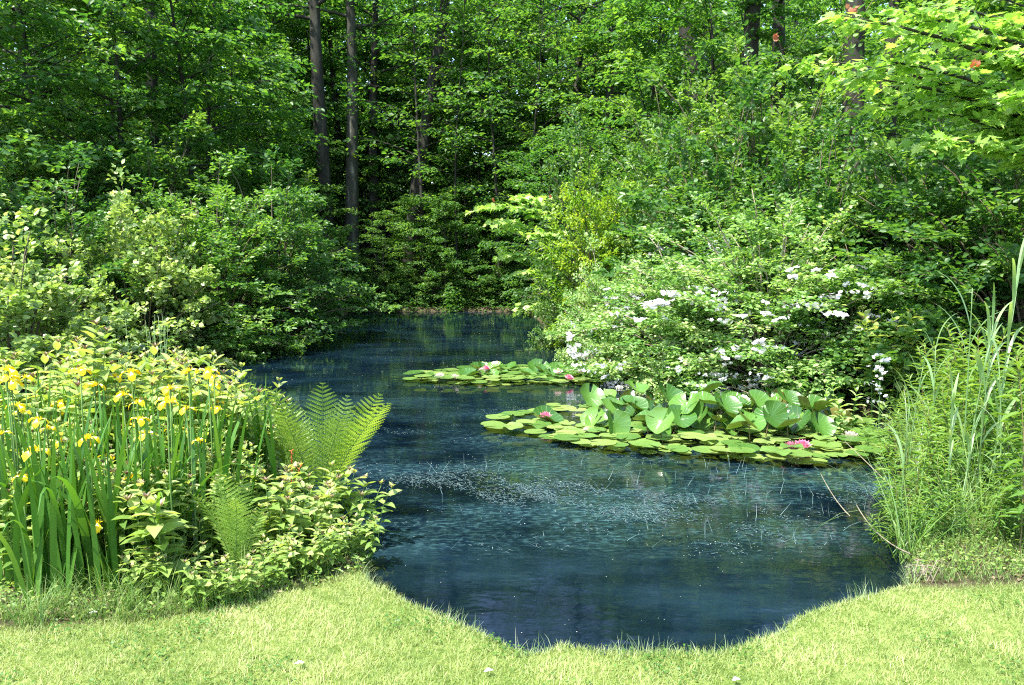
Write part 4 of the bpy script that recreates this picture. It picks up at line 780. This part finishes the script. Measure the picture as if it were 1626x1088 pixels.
plant(perennial(56, 3, 1.12, .15), atp(125, 5.2), 5.2, 'tallest pale leafy plant standing over the yellow irises', None, 1.05)
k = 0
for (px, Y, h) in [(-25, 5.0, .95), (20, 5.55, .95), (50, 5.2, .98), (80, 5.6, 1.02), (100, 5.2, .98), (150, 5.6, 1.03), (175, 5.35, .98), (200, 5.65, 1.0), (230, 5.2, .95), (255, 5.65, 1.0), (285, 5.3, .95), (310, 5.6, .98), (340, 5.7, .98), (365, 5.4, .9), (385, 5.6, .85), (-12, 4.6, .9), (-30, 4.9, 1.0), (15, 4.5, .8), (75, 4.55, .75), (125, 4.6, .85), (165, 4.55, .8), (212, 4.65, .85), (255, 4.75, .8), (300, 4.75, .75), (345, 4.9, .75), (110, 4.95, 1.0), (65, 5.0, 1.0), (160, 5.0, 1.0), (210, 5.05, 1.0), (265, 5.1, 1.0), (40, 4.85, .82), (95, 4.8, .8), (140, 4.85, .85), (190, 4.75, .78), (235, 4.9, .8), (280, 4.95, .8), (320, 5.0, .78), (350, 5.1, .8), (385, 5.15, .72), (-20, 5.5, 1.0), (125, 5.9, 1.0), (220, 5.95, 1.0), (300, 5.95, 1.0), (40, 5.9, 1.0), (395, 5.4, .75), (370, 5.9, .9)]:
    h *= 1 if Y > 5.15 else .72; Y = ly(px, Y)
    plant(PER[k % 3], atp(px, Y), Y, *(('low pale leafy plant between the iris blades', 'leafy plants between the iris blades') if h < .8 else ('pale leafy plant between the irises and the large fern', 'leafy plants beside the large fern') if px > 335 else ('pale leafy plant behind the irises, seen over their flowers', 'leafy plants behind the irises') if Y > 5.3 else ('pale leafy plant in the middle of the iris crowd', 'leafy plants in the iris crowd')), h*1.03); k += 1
plant(perennial(57, 6, .56, .135, .55, .13), atp(258, 3.92), 3.92, 'broad leaved plant at the lawn edge left of the small fern', None, 1.0)
plant(LOW[0], atp(425, 4.45), 4.45, 'low leafy clump in front of the fern, left part', None, .98)
plant(LOW[1], atp(470, 4.55), 4.55, 'low leafy clump in front of the fern, brightest middle part', None, .92)
plant(LOW[0], atp(505, 4.85), 4.85, 'low leafy clump under the right fern frond', None, .85)
plant(LOW[1], atp(548, 4.8), 4.8, 'leafy clump with purplish tips hanging over the pond edge', None, .88)
plant(LOW[1], atp(300, 4.25), 4.25, 'low leafy clump between the broad leaved plant and the small fern', None, .7)
plant(LOW[0], atp(410, 4.3), 4.3, 'low leafy clump right of the small fern at the lawn edge', None, .62)
plant(LOW[0], atp(340, 4.55), 4.55, 'leafy clump behind the small fern', None, 1.0)
for px, Y in [(205, 4.5), (250, 4.5), (300, 4.42), (400, 4.5), (445, 4.6), (500, 4.62), (560, 4.66), (345, 4.45), (480, 4.5)]:
    Y = ly(px, Y)-.14
    plant(LOW[k % 2], atp(px, Y), Y, 'small weedy plant at the foot of the left bed', 'small plants at the edge of the left bed', rng0.uniform(.4, .62)); k += 1
# ferns
def frond(seed, L=1.0, W=.14, npin=34, arch=.5, cut=9, mat='fern'):
    """pinnate frond lying along +Y rising to +Z, with each pinna cut into small lobes"""
    rng = np.random.default_rng(seed); g = Geo(); gr = Geo(); s = np.linspace(0, 1, 14); ang = 1.42-arch*s**2*1.6; ds = L/13
    y = np.concatenate([[0], np.cumsum(np.cos(ang[1:])*ds)]); z = np.concatenate([[0], np.cumsum(np.sin(ang[1:])*ds)]); pts = np.column_stack([0*s, y, z]); gr.tube(pts, np.linspace(.0055, .0012, 14), 5)
    f = np.linspace(.14, .99, npin); C = np.stack([np.interp(f*13, range(14), pts[:, a]) for a in range(3)], 1); tg = unit(np.stack([np.gradient(C[:, a]) for a in range(3)], 1)); nr = unit(np.cross(np.array([1, 0, 0]), tg))
    Lp = W*np.clip(np.interp(f, [.14, .35, .62, .85, 1], [.45, .85, 1, .62, .10]), .05, 1)
    for sg in (-1, 1):
        dirp = unit(np.array([sg, 0, 0])+tg*.42+nr*.10+rng.normal(0, .03, (npin, 3)))
        u = (np.arange(cut)+.5)/cut
        for sd in (-1, 1):
            P = C[:, None]+dirp[:, None]*(u[None, :, None]*Lp[:, None, None]); w_ = .0165*np.interp(u, [0, .3, 1], [.85, 1, .25])[None]*(Lp[:, None]/W)**.4*(L**.5)
            pr = tg*sd; dv = (pr[:, None]*.9+dirp[:, None]*.55)*np.ones((1, cut, 1)); nn = np.broadcast_to(nr[:, None], P.shape)+rng.normal(0, .12, P.shape)
            tint = np.repeat(np.clip(rng.normal(.45, .15, npin), 0, 1), cut)
            g.inst(LEAF, P.reshape(-1, 3), dv.reshape(-1, 3), nn.reshape(-1, 3), (w_*np.ones((npin, 1))).ravel()*1.15, (Lp[:, None]/cut*1.25*np.ones((1, cut))).ravel(), tint)
    me = g.mesh('frond', [mat, 'stem']); 
    gr.f = [(a, 1) for a, _ in gr.f]; g2 = Geo(); g2.v = g.v+gr.v; g2.f = g.f+[(a+g.n, 1) for a, _ in gr.f]; g2.t = g.t+gr.t; bpy.data.meshes.remove(me)
    return g2.mesh('frond', [mat, 'stem'])
FR = [frond(61, 1.0, .19, 23, .28), frond(62, 1.0, .175, 22, .42), frond(63, 1.0, .19, 22, .15)]
fx, fy = atp(492, 5.35), 5.35
fern = thing('ostrich_fern', 'large fern with tall upright fronds at the water edge', 'fern', (fx, fy, gz(fx, fy)))
def put_frond(t, base, tip_px, Y, k, roll=0, sc=None):
    """aim a frond from the crown at a tip position"""
    tip = D(tip_px[0], tip_px[1], Y)-np.array(t.location); v = tip-np.array(base); me = FR[k]; co = me.vertices[len(me.vertices)-3].co
    tv = np.array([0, co.y, co.z]); sc = np.linalg.norm(v)/np.linalg.norm(tv)
    from mathutils import Matrix
    # frame with Y horizontal heading and roll about the frond's own axis
    q = Vector(tv).rotation_difference(Vector(v)); q2 = Vector(v).normalized(); from mathutils import Quaternion
    o = child('frond', me, t, base, (0, 0, 0), sc); o.rotation_mode = 'QUATERNION'; o.rotation_quaternion = Quaternion(q2, roll) @ q; return o
for i, (tp, Y, k, roll) in enumerate([((388, 606), 5.5, 0, 2.7), ((428, 614), 5.25, 1, 2.9), ((512, 608), 5.3, 0, 3.3), ((552, 628), 5.65, 2, 3.6), ((604, 626), 5.25, 1, -2.6), ((618, 640), 5.1, 0, -2.2), ((460, 640), 5.7, 2, .2), ((540, 660), 5.0, 2, 3.2), ((575, 690), 5.6, 1, -2.4), ((400, 660), 5.7, 1, 2.6), ((445, 650), 5.0, 2, 3.0), ((372, 640), 5.4, 1, 2.4)]):
    put_frond(fern, (rng0.normal(0, .02)+(tp[0]-490)*.0006, rng0.normal(0, .02), .02), tp, Y, k, roll)
# fertile rust coloured plume in the fern's heart
g = Geo(); rr = np.random.default_rng(4); pz = np.linspace(.0, 1, 12)
pb = D(462, 775, 5.1)-np.array(fern.location); pt_ = D(468, 716, 5.05)-np.array(fern.location)
for dx, hh in ((0, 1), (.03, .62)):
    C = pb+(pt_-pb)*pz[:, None]*hh+np.array([dx, 0, 0])+np.column_stack([.022*pz**2*(1 if dx else -1), 0*pz, 0*pz]); g.tube(C, .004, 5)
    for s_ in (-1, 1): g.inst(LEAF, C[2:], np.array([s_*.7, -.2, .8])+rr.normal(0, .3, (10, 3)), rr.normal(0, 1, (10, 3)), rr.uniform(.01, .024, 10), .008, .5)
rb = g.build('fertile_frond', 'rust', fern); rb['label'] = 'rust coloured plume'
sx, sy = atp(350, 4.02), 4.02
sf = thing('small_fern', 'small bright fern at the lawn edge, lower left of the large one', 'fern', (sx, sy, gz(sx, sy)))
for tp, Y, k, roll in [((345, 745), 4.05, 0, 3.0), ((388, 758), 4.15, 1, 3.6), ((302, 782), 4.0, 1, 2.5), ((322, 800), 3.85, 2, 2.2), ((418, 800), 4.1, 2, 3.9), ((372, 792), 3.85, 1, 3.2)]:
    put_frond(sf, (rng0.normal(0, .015), 0, .02), tp, Y, k, roll)
# rushes behind the irises
g = Geo(); rr = np.random.default_rng(14); n = 16; P = np.column_stack([rr.uniform(-.17, .17, n), rr.normal(0, .05, n), np.full(n, 0)]); rx, ry = atp(235, 6.4), 6.4
for i in range(n):
    h = rr.uniform(.95, 1.22); g.tube([P[i], P[i]+[rr.normal(0, .02), 0, h*.5], P[i]+[rr.normal(0, .05), 0, h]], [.0032, .0028, .001], 4)
o = g.build('rush_stems', 'reed'); o.location = (rx, ry, gz(rx, ry)); tag(o, 'thin grey green rush stems standing behind the irises', 'rush')
# long grass tufts and dry stalks
def tuft_mesh(seed, n=60, H=(.16, .36), mat='tuft', w=.005):
    rng = np.random.default_rng(seed); g = Geo(); P = np.column_stack([rng.normal(0, .045, n), rng.normal(0, .035, n), np.full(n, -.01)])
    blades(g, rng, P, rng.uniform(0, 6.28, n), rng.uniform(*H, n), rng.uniform(.05, .6, n), rng.uniform(.3, 2.0, n), rng.uniform(.6, 1.2, n)*w, 6, np.clip(rng.normal(.5, .25, n), 0, 1), prof='blade', bp=1.6)
    return g.mesh('grass_blades', mat)
TF = [tuft_mesh(71), tuft_mesh(72), tuft_mesh(73, 40, (.2, .42))]
def tuft(px, Y, k, sc, group, label):
    if px < 700: Y = ly(px, Y)-.10
    x = atp(px, Y); o = bpy.data.objects.new('grass_tuft', TF[k % 3]); COL.objects.link(o); o.location = (x, Y, gz(x, Y)); o.rotation_euler = (0, 0, rng0.uniform(0, 6.28)); o.scale = (sc, sc, sc); tag(o, label, 'grass tuft', group)
for i, (px, Y) in enumerate([(-10, 4.15), (15, 4.12), (45, 4.2), (80, 4.18), (115, 4.2), (150, 4.16), (185, 4.2), (220, 4.24), (255, 4.27), (290, 4.3), (330, 4.33), (370, 4.36), (30, 4.3), (70, 4.35), (130, 4.3), (175, 4.33), (200, 4.4), (240, 4.38), (410, 4.42), (455, 4.5), (500, 4.52), (540, 4.6), (570, 4.62), (5, 4.5), (100, 4.5), (-35, 4.2)]):
    tuft(px, Y, i, rng0.uniform(.55, 1.0) if i < 18 else .5, 'long grass along the left bed', 'tuft of long grass between the lawn and the left bed')
# ------------------------------------------------------------------ right bed
LAN = [perennial(81, 5, 1.0, .14, .19, .17, False, 'lance', 'redstem', .1, .050, True), perennial(82, 6, .85, .13, .20, .20, False, 'lance', 'stem', .1, .050, True), perennial(83, 4, 1.2, .16, .18, .17, False, 'lance', 'redstem', .05, .052, True)]
rngb = np.random.default_rng(23); lanc = []
for Y in np.arange(4.42, 7.3, .30):
    x0 = np.interp(Y, [4.5, 5.0, 5.7, 6.6, 7.6], [2.30, 2.58, 2.98, 3.38, 3.8])
    for x in np.arange(x0, min(.69*Y+.3, x0+2.2), .30):
        lanc.append((x+rngb.normal(0, .06), Y+rngb.normal(0, .06), x-x0))
for i, (x, y, e) in enumerate(lanc):
    if (i*7) % 5 in (0, 2): continue
    s = .55+.42*min(1, e/.6)+rngb.uniform(-.08, .08)
    if y < 4.75 and 3.0 < x: s *= .9
    zn, zg = ('narrow leaved plant at the water edge of the right bed', 'narrow leaved plants along the water') if e < .35 else ('narrow leaved plant along the lawn edge of the right bed', 'narrow leaved plants along the lawn') if y < 4.9 else ('narrow leaved plant in the back of the right bed', 'narrow leaved plants at the back') if y > 6.2 else ('narrow leaved plant in the thick of the right bed among the tall reeds', 'narrow leaved plants among the reeds')
    plant(LAN[i % 3], x, y, zn, zg, s, name='narrow_leaved_plant')
plant(perennial(84, 6, 1.0, .13, .45, .2, False, 'rose'), atp(1365, 7.6), 7.6, 'broader leaved plant carrying the white flower spike', None, 1.0)
plant(PER[0], atp(1480, 7.9), 7.9, 'pale leafy plant between the spike and the tall reeds', None, 1.15)
plant(PER[2], atp(1420, 8.2), 8.2, 'pale leafy plant behind the white flower spike', None, 1.2)
# white spike
sp = thing('white_flower_spike', 'upright white flower spike above the right bed', 'flower', tuple(D(1396, 700, 7.45)), 0)
sp.location.z = gz(sp.location.x, sp.location.y); g = Geo(); tp = D(1398, 565, 7.4)-np.array(sp.location); g.tube([[0, 0, 0], tp*.5, tp], [.005, .004, .002], 5); g.build('stem', 'stem', sp)
for i in range(9):
    q = tp*(1-i*.035)+np.array([rngb.normal(0, .045), rngb.normal(0, .03), -.02*i]); child('blossom_cluster', RC[i % 3], sp, q, (0, 0, rngb.uniform(0, 6)), rngb.uniform(.7, 1.2))
TL = [tuft_mesh(74, 34, (.45, .95), 'reed', .008), tuft_mesh(75, 30, (.5, 1.05), 'lance', .008)]
# tall reeds: stems with long arching leaves
def reed_mesh(seed, H, nl):
    rng = np.random.default_rng(seed); gs = Geo(); gl = Geo(); ln = rng.normal(0, .05); pts = curve3(np.zeros(3), np.array([0, 0, H*.5]), np.array([ln*H, rng.normal(0, .03)*H, H*.93]), 9); gs.tube(pts, np.linspace(.0075, .003, 9), 6)
    f = np.linspace(.28, .98, nl); C = np.stack([np.interp(f*8, range(9), pts[:, a]) for a in range(3)], 1); az = np.arange(nl)*math.pi+rng.normal(0, .5, nl)+rng.uniform(-.4, .4)
    L = np.interp(f, [.28, .6, 1], [.32, .50, .42])*rng.uniform(.85, 1.15, nl)*H/1.7
    blades(gl, rng, C, az, L, rng.uniform(.12, .4, nl)*np.interp(f, [.3, 1], [1.6, .5]), rng.uniform(.3, 1.7, nl)*np.interp(f, [.3, 1], [1.3, .7]), .023, 10, np.clip(rng.normal(.6, .2, nl), 0, 1), prof='reed', twist=rng.uniform(-.5, .5, nl))
    return [('stem', gs.mesh('stem', 'reed', True)), ('leaves', gl.mesh('leaves', 'reed', True))]
RD = [reed_mesh(91, 1.75, 9), reed_mesh(92, 1.9, 10), reed_mesh(93, 1.5, 8), reed_mesh(94, 1.2, 7)]
for i, (px, Y, k, H, lab) in enumerate([(1605, 5.3, 1, 1.86, 'tallest reed, nearest the right edge'), (1553, 5.4, 0, 1.72, 'tall reed with arching leaves left of the tallest'), (1580, 5.0, 0, 1.48, 'reed between the two tallest, bending left'), (1560, 4.9, 2, 1.35, 'reed with long blade falling before the tall pair'),
                                        (1500, 5.6, 2, 1.22, 'shorter reed left of the tall pair'), (1465, 5.9, 3, 1.1, 'short reed over the narrow leaved plants at the water side'), (1455, 4.75, 2, 1.15, 'thin reed at the pond corner beside the dry stalks'), (1618, 4.8, 3, 1.25, 'short reed at the right edge of the bed'), (1532, 4.85, 3, 1.05, 'short reed in the middle of the right bed')]):
    x = atp(px, Y); s = H/[1.75*.93+.25, 1.9*.93+.25, 1.5*.93+.22, 1.2*.93+.2][k]; t = thing('tall_reed', lab, 'reed', (x, Y, gz(x, Y)), rngb.uniform(0, 6.28), None, s); kids(t, RD[k])
for i in range(50):
    y = rngb.uniform(4.5, 6.6); x = np.interp(y, [4.5, 5.0, 5.7, 6.6, 7.6], [2.34, 2.62, 3.0, 3.4, 3.8])+rngb.uniform(0, 1.5)**1.2
    o = bpy.data.objects.new('grass_clump', TL[i % 2]); COL.objects.link(o); o.location = (x, y, gz(x, y)); o.rotation_euler = (0, 0, rngb.uniform(0, 6.28)); sc_ = rngb.uniform(.7, 1.1); o.scale = (sc_,)*3
    near_ = x < np.interp(y, [4.5, 5.7, 6.6], [2.8, 3.4, 3.8])
    tag(o, 'clump of long arching grass leaning over the water from the right bed' if near_ else 'clump of long arching grass inside the right bed', 'grass clump', 'arching grass at the water' if near_ else 'arching grass inside the bed')
# bent dry stalks leaning over the water
def stalk(name, label, pts, r=.005, mat='straw', cat='stalk'):
    pts = np.array(pts); o0 = pts[0].copy(); g = Geo(); p = pts-o0
    if len(p) == 3: p = curve3(p[0], 2*p[1]-.5*(p[0]+p[2]), p[2], 12)
    g.tube(p, np.linspace(r, r*.6, len(p)), 6); o = g.build(name, mat, None, True); o.location = o0; tag(o, label, cat)
stalk('dry_stalk', 'long pale stalk lying over the lily pads towards the right bank', [G(1432, 790, .12), G(1380, 738, .10), G(1332, 692, .10)])
stalk('dry_stalk', 'pale stalk sloping into the water before the lily pads', [G(1350, 820, 0.0), G(1325, 790, .06), G(1303, 752, .14)], .004)
stalk('dry_stalk', 'bent pale stalk curving from the pond corner over the water', [G(1446, 880, .12), G(1395, 848, .07), G(1360, 802, .16)])
stalk('dry_stalk', 'stiff pale stalk leaning up from the pond corner', [G(1462, 915, .1), D(1452, 890, 4.55), D(1442, 862, 4.55)], .006)
stalk('dry_stalk', 'thin pale stalk crossing upward at the pond corner', [G(1450, 912, .1), D(1475, 880, 4.6), D(1500, 840, 4.65)], .003)
stalk('dry_stalk', 'arched brown stalk low in the right bed', [D(1512, 890, 4.75), D(1540, 868, 4.7), D(1580, 885, 4.7)], .004, 'deadtwig')
stalk('dry_stalk', 'brown stalk lying aslant low in the right bed', [D(1520, 912, 4.7), D(1555, 900, 4.7), D(1600, 886, 4.75)], .004, 'deadtwig')
stalk('white_rod', 'upper thin white rod sticking out of the rose shrub', [D(1050, 572, 9.9), D(1078, 572.5, 9.9), D(1106, 572, 10)], .006, 'white', 'rod')
stalk('white_rod', 'lower thin white rod sticking out of the rose shrub', [D(1044, 580, 9.9), D(1072, 579, 9.9), D(1100, 580, 10)], .005, 'white', 'rod')
g = Geo(); rr = np.random.default_rng(33)
for i in range(13):
    a = rr.normal(0, .035, 3)*[1, .7, 0]; az = rr.uniform(0, 6.28); L = rr.uniform(.05, .17); g.tube([a, a+[math.cos(az)*L*.4, math.sin(az)*L*.3, L*.7], a+[math.cos(az)*L, math.sin(az)*L*.6, L*rr.uniform(.3, .9)]], [.004, .003, .0015], 4)
o = g.build('dry_stubble', 'straw'); q = G(1463, 922, .1); o.location = q; tag(o, 'sheaf of broken straw stubble at the pond corner', 'stubble')
for i, (px, Y) in enumerate([(1440, 4.55), (1480, 4.5), (1510, 4.48), (1545, 4.5), (1580, 4.5), (1615, 4.52), (1410, 4.6), (1640, 4.55)]): tuft(px, Y, i, rngb.uniform(.35, .6), 'grass along the right bed', 'tuft of grass between the lawn and the right bed')
for i, (px, Y, k_, s_) in enumerate([(1470, 4.72, 0, .42), (1500, 4.62, 1, .4), (1540, 4.58, 0, .5), (1578, 4.6, 1, .42), (1610, 4.58, 0, .48), (1440, 4.85, 1, .4), (1650, 4.6, 1, .5)]):
    plant(LAN[k_], atp(px, Y), Y, 'short narrow leaved plant right behind the lawn edge of the right bed', 'short narrow leaved plants at the lawn', s_, name='narrow_leaved_plant')
# floating stems standing in the water
for i, (px, py) in enumerate([(870, 800), (950, 780), (705, 755), (785, 745), (1010, 770)]):
    p = G(px, py, 0); g = Geo(); rr = np.random.default_rng(100+i); n = 6
    blades(g, rr, np.column_stack([rr.normal(0, .05, n), rr.normal(0, .02, n), np.full(n, -.01)]), rr.choice([0, math.pi], n), rr.uniform(.08, .2, n), rr.uniform(0, .8, n), rr.uniform(0, .5, n), .005, 4, .5, prof='blade')
    o = g.build('water_plant', 'weed'); o.location = p; tag(o, 'few thin grass stems poking out of the open water', 'water grass', 'grass stems in the open water')
# fallen petals on the lawn
for px, py, lab in [(475, 1041, 'white petal on the lawn left of the middle'), (776, 1046, 'tiny pale petal on the lawn below the pond rim'), (1170, 1060, 'white petal on the lawn at the bottom right'), (148, 968, 'white petal beside the grass tufts of the left bed')]:
    p = G(px, py, .19); p[2] = gz(p[0], p[1])+.03; g = Geo(); g.inst(LONG, np.zeros((3, 3)), np.array([[1, .3, .1], [-.2, 1, .2], [-.8, -.3, .1]]), UP[None], .02, .016, .9)
    o = g.build('fallen_petal', 'white'); o.location = p; tag(o, lab, 'petal')
